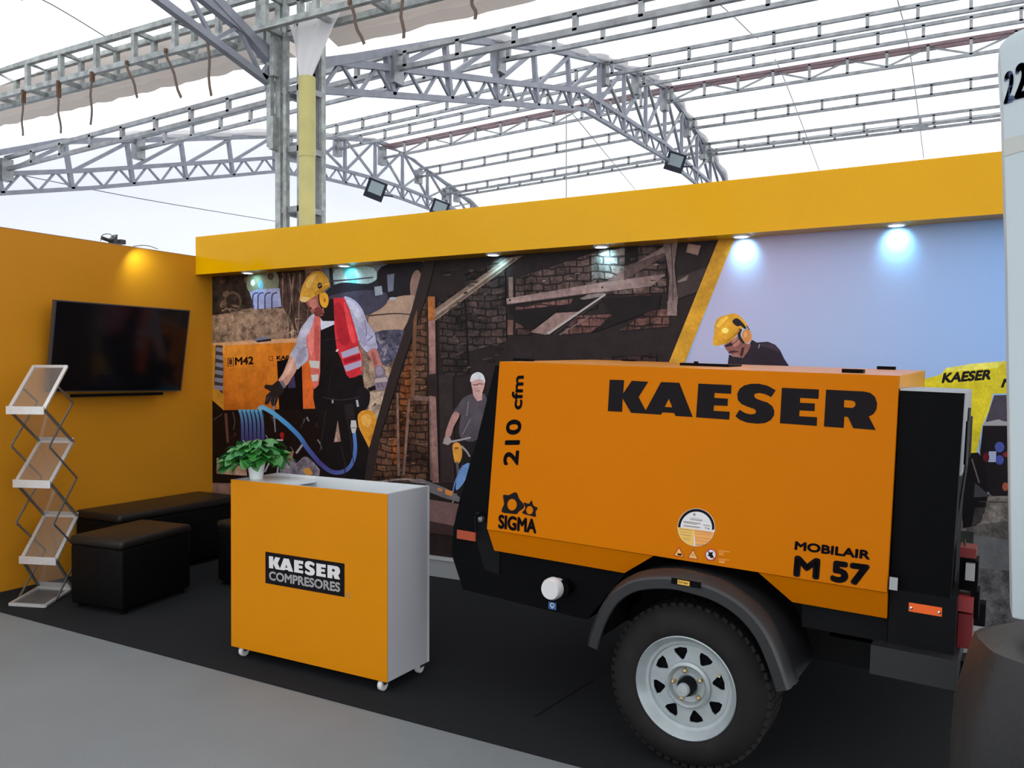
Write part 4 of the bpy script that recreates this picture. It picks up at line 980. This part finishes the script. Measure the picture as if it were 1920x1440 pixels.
# door hinges and top grille
on_hood(982,677,.085,.05,.012,'hinge'); on_hood(1600,699,.075,.05,.014,'hinge'); on_hood(1662,691,.075,.04,.014,'hinge'); on_hood(1180,677,.07,.04,.008,'hinge')
on_hood(1333,686,.22,.20,.010,'exhaust_flap'); on_hood(1305,685,.015,.02,.018,'flap_pin')

# lettering on the door (real letter shapes laid on the panel)
mb = MB()
for L_ in LET: mb.flat([[PB(*q, .0012) for q in kc(l)] for l in L_])
mb.build('maker_lettering', 'black', cm)
def ptx(s, x0, y0, x1, y1, xt, yt, bold, space=1.):
    a, b, c = PB(x0,y0,.0012), PB(x1,y1,.0012), PB(xt,yt,.0012); m_ = MB(); text_on(m_, s, a, b-a, c-a, bold, space); return m_
ptx('MOBILAIR', 1489.5,1031, 1631,1050, 1491,1014, .07).build('model_lettering', 'black', cm)
ptx('M 57', 1487,1081, 1629,1101, 1490,1041, .08).build('model_number', 'black', cm)
ptx('210', 972,873, 979,786, 943,873, .05).build('output_figure', 'black', cm)
ptx('cfm', 979,768, 983,704, 958,768, .05).build('output_unit', 'black', cm)
ptx('SIGMA', 934,991, 1006,1001, 935,964, .055).build('rotor_lettering', 'black', cm)
def sg(l): return [(900+x/4.3636, 690+y/4.3636) for x, y in l]
g1 = smooth_loop(sg([(190,1040),(235,1040),(280,1018),(305,1025),(322,1070),(358,1115),(358,1145),(318,1175),(300,1195),(240,1190),(182,1180),(182,1150),(198,1110)]), 3)
g2 = smooth_loop(sg([(358,1100),(400,1110),(424,1082),(438,1125),(474,1145),(455,1175),(458,1216),(410,1208),(345,1185),(372,1150)]), 3)
mb = MB(); mb.flat([[PB(*q,.0012) for q in g1], [PB(*q,.0012) for q in sg(circ(263,1118,39,48))]]); mb.flat([[PB(*q,.0012) for q in g2], [PB(*q,.0012) for q in sg(circ(407,1163,28,34))]]); mb.build('rotor_symbol', 'black', cm)
# stickers
def st(l): return [(1240+x/10.286, 930+y/10.286) for x, y in l]
def sf(l, off=.001, *holes): return [[PB(*q, off) for q in l]]+[[PB(*q, off) for q in h] for h in holes]
full = circ(675,605,362,365,48)
rs = MB().flat(sf(st(full), .0008)).build('round_sticker', 'stkwhite', cm)
MB().flat(sf(st([(675+352*math.cos(t), 605+358*math.sin(t)) for t in [PI*(1+i/24)+.10*(i/24) for i in range(25)]]+[(675+305*math.cos(t), 610+310*math.sin(t)) for t in [PI*(2-i/24)+.16*(1-i/24) for i in range(25)]]), .0013)).build('dark_ring', 'black', rs)
MB().flat(sf(st([(318,600),(630,640),(620,970)]+[(675+355*math.cos(t), 605+358*math.sin(t)) for t in [PI*.55+i*.07 for i in range(20)]]), .0014)).build('yellow_quarter', 'stkyel', rs)
MB().flat(sf(st([(630,640),(1030,700)]+[(675+355*math.cos(t), 605+358*math.sin(t)) for t in [.26+i*.0835 for i in range(17)]]), .0014)).build('orange_quarter', 'stkor', rs)
mb = MB()
for (x0, y0, x1, y1, h) in ((555,415,800,450,6),(560,440,790,470,14),(430,480,755,525,16),(430,505,690,545,10),(430,555,750,600,10),(430,572,750,612,8),(810,550,940,570,14),(840,600,870,606,20),(885,612,935,624,20),(350,625,600,660,12),(350,680,580,712,8),(370,730,580,765,12),(420,800,550,820,8),(430,830,560,850,8),(650,670,960,705,10),(650,720,960,745,6),(650,790,940,825,6),(650,850,900,880,6),(650,925,860,935,8)):
    mb.flat(sf(st([(x0,y0),(x1,y1),(x1,y1+h),(x0,y0+h)]), .0019))
mb.flat(sf(st(circ(640,355,24,26,14)), .0019)); mb.build('small_print', 'ink', rs)
for tri, nm in (([(345,972),(448,1185),(230,1150)],'warning_triangle'),([(615,1012),(718,1230),(502,1195)],'warning_triangle')):
    cc = (sum(p[0] for p in tri)/3, sum(p[1] for p in tri)/3+8); inn = [(cc[0]+(x-cc[0])*.74, cc[1]+(y-cc[1])*.74) for x, y in tri]
    w_ = MB().flat(sf(st(tri), .001, st(inn))).build(nm, 'stkred', cm); MB().flat(sf(st(inn), .0009)).build('yellow_field', 'stkyel', w_)
    if tri[0][0] < 400: MB().flat(sf(st([(308,1080),(325,1105),(392,1110),(392,1150),(318,1142)]), .0014)).build('pictogram', 'black', w_)
    else: MB().flat(sf(st([(590,1110),(605,1110),(600,1165),(590,1165)]), .0014)).flat(sf(st([(618,1110),(630,1110),(632,1168),(616,1168)]), .0014)).build('pictogram', 'ink', w_)
ns = MB().flat(sf(st(circ(955,1132,115,118,28)), .0009)).build('prohibition_sign', 'stkwhite', cm)
MB().flat(sf(st(circ(955,1132,115,118,28)), .0013, st(circ(955,1132,92,95,28)))).flat(sf(st([(885,1060),(905,1045),(1030,1200),(1010,1218)]), .0012)).build('red_ring', 'stkred', ns)
MB().flat(sf(st(smooth_loop([(900,1075),(950,1090),(1000,1070),(985,1120),(1010,1170),(960,1200),(930,1160),(890,1150),(920,1120)],2)), .0015)).build('pictogram', 'black', ns)
mb = MB()
for (x0, y0, x1, h) in ((1110,1040,1320,12),(1110,1065,1240,10),(1110,1090,1200,12),(1110,1115,1200,20),(1110,1200,1320,12),(1110,1225,1240,12),(1110,1250,1220,30)):
    mb.flat(sf(st([(x0,y0),(x1,y0+(x1-x0)*.15),(x1,y0+(x1-x0)*.15+h),(x0,y0+h)]), .001))
mb.build('caution_text', 'stkor', cm)
# front cap
capp = [(p.x, p.z) for p in [lpick(x, y, 1, 3.14) for x, y in ((929,684),(893,830),(880,872),(857,958),(850,990),(847,1040),(868,1105),(1100,1162))]]+[(-1.25,.66),(X0+.03,.70),(X0+.02,ztop-.02)]
capp[0] = (capp[0][0], min(capp[0][1], ztop-.015))
MB().prism([[Vector((x,3.14,z)) for x, z in capp]], (0,Y1-3.16,0)).build('front_cap', 'blackpl', cm, False)
MB().prism([[Vector((x,3.135,z)) for x, z in ((-1.985,.80),(-1.99,.69),(-1.94,.56),(-1.86,.55),(-1.86,.79))]], (0,.006,0)).build('corner_plate', 'chassis', cm)
a, b = lpick(858,993,1,3.13), lpick(892,1015,1,3.13)
rf = MB().box((a.x,3.125,b.z), (b.x,3.134,a.z)).build('side_reflector', 'darklens', cm); rf['label'] = 'dark red front side reflector'
a, b = lpick(1705,1128,1,3.13), lpick(1766,1158,1,3.13)
rf = MB().box((a.x,3.118,b.z+.006), (b.x,3.128,a.z)).build('side_reflector', 'amberlens', cm); rf['label'] = 'bright orange rear side reflector'
for x in (a.x+.008, b.x-.008): MB().lathe([(.0005,-.004),(.005,-.003),(.005,0)], (x,3.118,(a.z+b.z)/2), 'y', 10).build('screw', 'chrome', rf)
# latch hooks
q = lpick(904,973,1,3.12); MB().tube(smooth_line([q+Vector((-.03,0,-.06)), q+Vector((-.03,-.01,.01)), q+Vector((-.005,-.01,.03))], 4), .006, 6).build('latch_hook', 'chassis', cm)
MB().lathe([(.0005,-.02),(.012,-.018),(.014,0)], q, 'y', 12).build('latch_knob', 'aludark', cm)
q = lpick(1676,1092,1,3.09); MB().box(q-Vector((.012,.02,.022)), q+Vector((.014,.0,.022))).build('rear_latch', 'chrome', cm)
# breather cup
q = lpick(1048,1098,1,3.13)
MB().lathe([(.0005,-.085),(.040,-.085),(.047,-.07),(.047,-.045),(.036,-.04),(.034,.0)], q, 'y', 24).build('white_filler_cap', 'stkwhite', cm, True)
MB().lathe([(.0005,-.04),(.033,-.04),(.033,.03)], q+Vector((.035,0,0)), 'y', 18).build('cap_neck', 'blackpl', cm, True)
a, b = lpick(1029,1128,1,3.13), lpick(1043,1144,1,3.13)
sb = MB().box((a.x,3.128,b.z), (b.x,3.134,a.z)).build('blue_tag', 'stkblue', cm)
mb = MB(); c0 = Vector(((a.x+b.x)/2,3.127,(a.z+b.z)/2+.003))
mb.flat([[c0+Vector((x*.011,0,y*.011)) for x, y in circ(0,0,1,1,16)], [c0+Vector((x*.007,0,y*.007)) for x, y in circ(0,0,1,1,16)]]); mb.box(c0+Vector((-.0015,-.0005,-.016)), c0+Vector((.0015,0,-.003))); mb.build('tag_symbol', 'stkwhite', sb)
# chassis and lower skirt
MB().box((-1.86,3.16,.50), (-1.25,4.5,.76)).build('lower_skirt', 'blackpl', cm)
MB().box((-1.25,3.32,.50), (-.48,4.42,.80)).build('axle_bay', 'chassis', cm)
MB().box((-.55,3.14,.57), (X1+.0,4.5,.76)).build('rear_skirt', 'chassis', cm)
MB().box((-1.9,3.32,.40), (.02,3.40,.50)).build('chassis_rail', 'chassis', cm); MB().box((-1.9,4.2,.40), (.02,4.28,.50)).build('chassis_rail', 'chassis', cm)
# rear radiator box
xa, xb = X1+.004, lpick(1808,738,1,3.14).x
Y2 = min(max(lpick(1820,722,0,xb).y, 3.6), Y1-.05); zb2 = lpick(1750,735,1,3.14).z
rb = MB().hexa([Vector(p) for p in ((xa,3.12,.76),(xb-.01,3.12,.76),(xb-.01,Y2,.76),(xa,Y2,.76),(xa,3.15,zb2),(xb,3.15,zb2),(xb,Y2,zb2),(xa,Y2,zb2))]).build('radiator_housing', 'blackpl', cm)
MB().box((xa,3.148,zb2), (xb+.004,Y2,zb2+.007)).build('housing_lid', 'rail', rb)
MB().hexa([Vector(p) for p in ((xb-.004,3.16,zb2-.28),(xb+.003,3.16,zb2-.28),(xb+.003,Y2-.02,zb2-.28),(xb-.004,Y2-.02,zb2-.28),(xb+.001,3.155,zb2),(xb+.006,3.155,zb2),(xb+.006,Y2,zb2),(xb+.001,Y2,zb2))]).build('rear_grille', 'rail', rb)
for i in range(2): MB().box((xb+.004,3.25+i*.25,zb2-.25), (xb+.010,3.43+i*.25,zb2-.1)).build('louvre', 'blackpl', rb)
MB().box((xa,3.12,.57), (xb+.01,4.5,.765)).build('rear_bumper', 'chassis', cm)
a, b = lpick(1640,1205,1,3.16), lpick(1798,1238,1,3.16)
MB().box((a.x,3.06,.475), (b.x,4.5,.575)).build('bumper_beam', 'fender', cm)
# tail lights (near side lamp column behind the box)
def tl(x0, y0, x1, y1, nm, m_, yy=3.25):
    a, b = lpick(x0, y0, 1, yy), lpick(x1, y1, 1, yy); MB().box((a.x,yy,b.z), (b.x,yy+.10,a.z)).build(nm, m_, cm)
tl(1800,1026,1830,1048,'tail_lamp','redlens'); tl(1800,1048,1832,1110,'lamp_housing','blackpl',3.27); tl(1811,1056,1827,1090,'reversing_lamp','clearlens')
tl(1795,1121,1824,1150,'fog_lamp','redlens2',3.22); tl(1797,1150,1821,1218,'brake_lamp','redlens',3.22); tl(1820,1108,1834,1162,'lamp_bracket','blackpl',3.27)
tx = xb+.02
MB().tube([lpick(1808,1012,1,3.3),lpick(1812,1035,1,3.3)], .004, 6).build('lamp_pin', 'cable', cm)
MB().tube([(xb-.01,3.3,.97),(xb+.01,3.3,1.2),(xb+.01,3.35,1.4)], .006, 6).build('lamp_cable', 'cable', cm)
# wheel
HUB = Vector((PIV.x, 2.95, PIV.z)); TRD = .309
def wheel(cy_, sgn, nm):
    c = Vector((HUB.x, cy_, HUB.z))
    prof = [(.190,0),(.200,-.012),(.224,-.018),(.258,-.012),(.282,.004),(.298,.02),(TRD,.045),(TRD,.165),(.298,.19),(.282,.206),(.224,.21),(.190,.20)]
    QS = .932
    t = MB().lathe([(r, h*sgn) for r, h in prof], c, 'y', 64, True).build('tyre', 'rubber', cm, True)
    nb = 56
    for k in range(nb):
        a = 2*PI*k/nb
        for (h0, h1, sh) in ((.018,.075,0),(.085,.13,.5),(.14,.195,0)):
            m_ = MB(); a0 = a+sh*PI/nb; da = .33*2*PI/nb
            vs = []
            for r_ in (TRD-.012, TRD+.003):
                for (aa, h) in ((a0-da,h0),(a0+da,h0+.008),(a0+da,h1+.008),(a0-da,h1)):
                    vs.append(c+Vector((r_*math.cos(aa), h*sgn, r_*math.sin(aa))))
            m_.hexa(vs)
            if sgn > 0: tread.append((m_, t))
    rim = MB().lathe([(r*QS, h*sgn) for r, h in ((.206,-.004),(.210,-.010),(.206,-.014),(.200,-.006),(.188,.012),(.180,.022),(.168,.024),(.163,.034),(.163,.10),(.17,.10),(.19,.03),(.205,.006))], c, 'y', 64, True).build('rim', 'rim', cm, True)
    # disc with eight windows
    def dz(r): return .040-.012*math.sin(min(max((r-.085)/.075,0),1)*PI)
    n = 96; hol = []
    outer = [(.156*math.cos(2*PI*i/n), .156*math.sin(2*PI*i/n)) for i in range(n)]
    for k in range(8):
        a = 2*PI*(k+.35)/8
        tri = [(.150,-.19),(.153,0),(.150,.19),(.135,.2),(.105,.06),(.102,0),(.105,-.06),(.135,-.2)]
        hol.append([(r*QS*math.cos(a+t_), r*QS*math.sin(a+t_)) for r, t_ in tri])
    cen = [(.088*math.cos(2*PI*i/40), .088*math.sin(2*PI*i/40)) for i in range(40)]
    L3 = [[Vector((c.x+x, c.y+sgn*.034, c.z+z)) for x, z in l] for l in [outer]+hol+[cen]]
    MB().prism(L3, (0, sgn*.006, 0)).build('spoke_disc', 'rim', rim, False)
    MB().lathe([(r, h*sgn) for r, h in ((.090,.036),(.088,.022),(.078,.014),(.070,.020),(.064,.034),(.045,.036),(.040,.03),(.036,.036),(.0005,.04))], c, 'y', 48).build('hub_boss', 'rim', rim, True)
    MB().lathe([(r, h*sgn) for r, h in ((.034,.04),(.034,.0),(.029,-.016),(.0005,-.018))], c, 'y', 28).build('hub_sleeve', 'chassis', rim, True)
    MB().lathe([(r, h*sgn) for r, h in ((.024,-.01),(.024,-.034),(.020,-.04),(.0005,-.041))], c, 'y', 28).build('hub_cap', 'rim', rim, True)
    for k in range(5):
        a = 2*PI*k/5+.55; MB().lathe([(r, h*sgn) for r, h in ((.0085,.036),(.0085,.018),(.005,.014),(.0005,.013))], c+Vector((.056*math.cos(a),0,.056*math.sin(a))), 'y', 6).build('wheel_nut', 'brass', rim)
    va = .5; MB().tube([c+Vector((.13*math.cos(va),sgn*.045,.13*math.sin(va))), c+Vector((.142*math.cos(va),sgn*.005,.142*math.sin(va)))], .004, 8).build('valve_stem', 'brass', rim)
    MB().lathe([(.0005,.05*sgn),(.15,.05*sgn),(.15,.09*sgn)], c, 'y', 32).build('brake_drum', 'blackpl', rim)
tread = []
wheel(2.97, 1, 'near'); wheel(4.62, -1, 'far')
allm = MB()
byt = tread[0][1]
for k, (m_, t) in enumerate(tread): m_.build('tread_block', 'rubber', byt)
MB().tube([(HUB.x,3.1,HUB.z),(HUB.x,4.6,HUB.z)], .035, 12).build('axle', 'chassis', cm)
# mudguard
FP = [(p.x, p.z) for p in [lpick(x, y, 1, 2.93) for x, y in ((1101,1208),(1109,1178),(1126,1138),(1150,1106),(1190,1084),(1250,1079),(1300,1088),(1350,1105),(1398,1136),(1435,1178),(1460,1228),(1482,1292))]]
FPs = [Vector((p.x, p.y)) for p in smooth_line([(x, z, 0) for x, z in FP], 5)]
def fender(y0, y1, lip):
    vs = []; fs = []; n = len(FPs); cen = Vector((HUB.x, .36))
    prof = [(y0+lip*.004,-.050),(y0,-.046),(y0,-.012),(y0+lip*.012,0.0),(y0+lip*.05,.002),(y0+lip*.06,.010),(y0+lip*.10,.010),(y0+lip*.11,.0),(y1,.006),(y1,-.006),(y0+lip*.10,-.008),(y0+lip*.012,-.016),(y0+lip*.010,-.050)]
    for i, p in enumerate(FPs):
        d = (FPs[min(i+1,n-1)]-FPs[max(i-1,0)]).normalized(); nn = Vector((-d.y, d.x)); nn = nn if nn.dot(p-cen) > 0 else -nn
        for y, o_ in prof: vs.append((p.x+nn.x*o_, y, p.y+nn.y*o_))
    k = len(prof)
    for i in range(n-1):
        for j in range(k): fs.append((i*k+j, i*k+(j+1)%k, (i+1)*k+(j+1)%k, (i+1)*k+j))
    fs += [tuple(range(k)), tuple((n-1)*k+j for j in range(k))]
    return MB().add(vs, fs).build('mudguard', 'fender', cm, True)
fd = fender(2.92, 3.32, 1); fender(4.66, 4.28, -1)
a, b = lpick(1272,1086,1,2.918), lpick(1294,1098,1,2.918)
sk = MB().box((a.x-.025,2.912,b.z-.003), (b.x+.04,2.921,a.z+.002)).build('pressure_plate', 'blackpl', fd)
s2 = MB().box((a.x,2.909,b.z), (b.x,2.913,a.z)).build('pressure_sticker', 'stkyel', fd)
mb = MB(); text_on(mb, '3,0 bar', (a.x+.003,2.9085,b.z+.004), ((b.x-a.x)*.85,0,0), (0,0,(a.z-b.z)*.6), .02); mb.build('pressure_text', 'black', fd)
# drawbar towards the left, mostly hidden
MB().beam((-1.9,3.85,.45), (-2.1,3.85,.42), .08).build('drawbar', 'chassis', cm)
cm.matrix_world = CM @ Matrix.Translation(cm.location)
CLOC = cm.location

# ================================================================== NUMBERED PANEL AND COVERED STAND
by = 2.0
ps = thing('numbered_panel', (.3,2.0,.94), 'pale rounded top panel with navy numerals at the right edge', 'panel')
ol = [(1897,1160),(1893,900),(1887,500),(1879,200),(1874,118),(1873,94),(1875,84),(1883,74),(1893,66),(1907,58),(1925,50),(1960,38)]
L_ = [pick(x, y, 1, by) for x, y in ol]; zt_ = L_[-1].z
R_ = [Vector((.54,by,zt_+.02)), Vector((.56,by,L_[0].z-.03))]
bd = MB().prism([L_+R_], (0,.10,0)).build('board', 'panelw', ps, True, .006, 2)
mb = MB(); o_ = pick(1881,197,1,by-.0015); U_ = pick(1901,190,1,by-.0015)-o_; V_ = pick(1883,136,1,by-.0015)-o_
text_on(mb, '2', o_, U_, V_, .04)
o_ = pick(1900,188,1,by-.0015); U_ = pick(1925,182,1,by-.0015)-o_; V_ = pick(1904,120,1,by-.0015)-o_; text_on(mb, '2', o_, U_, V_, .04)
mb.build('numerals', 'navy', ps)
ta, tb = pick(1881,262,1,by), pick(1883,293,1,by); tc_, td = pick(1925,250,1,by), pick(1925,281,1,by)
MB().prism([[ta, tc_, td, tb]], (0,-.0012,0)).build('tape_band', 'tape', ps)
# covered plinth: draped rounded body under the panel
cv = thing('covered_plinth', (.35,2.05,-.006), 'dark grey covered plinth bulging below the numbered panel', 'plinth')
rows = [(.945,.00),(.93,.035),(.90,.045),(.84,.06),(.78,.075),(.70,.082),(.60,.085),(.48,.075),(.30,.06),(.12,.07),(-.006,.09)]
vs = []; fs = []; n = 48
for i, (z, e) in enumerate(rows):
    for j in range(n):
        a = 2*PI*j/n; f_ = 1+.02*math.sin(5*a+z*6)+.012*math.sin(11*a)
        sx = .30+e; sy = .18+e*.8; cpx = abs(math.cos(a))**.8*math.copysign(1, math.cos(a)); spx = abs(math.sin(a))**.8*math.copysign(1, math.sin(a))
        vs.append((.36+cpx*sx*f_, 2.06+spx*sy*f_, z))
for i in range(len(rows)-1):
    for j in range(n): fs.append((i*n+j, i*n+(j+1)%n, (i+1)*n+(j+1)%n, (i+1)*n+j))
fs.append(tuple(range(n)))
MB().add(vs, fs).build('cover', 'cloth', cv, True)
MB().box((.1,1.95,-.006), (.6,2.15,.90)).build('plinth_core', 'chassis', cv)
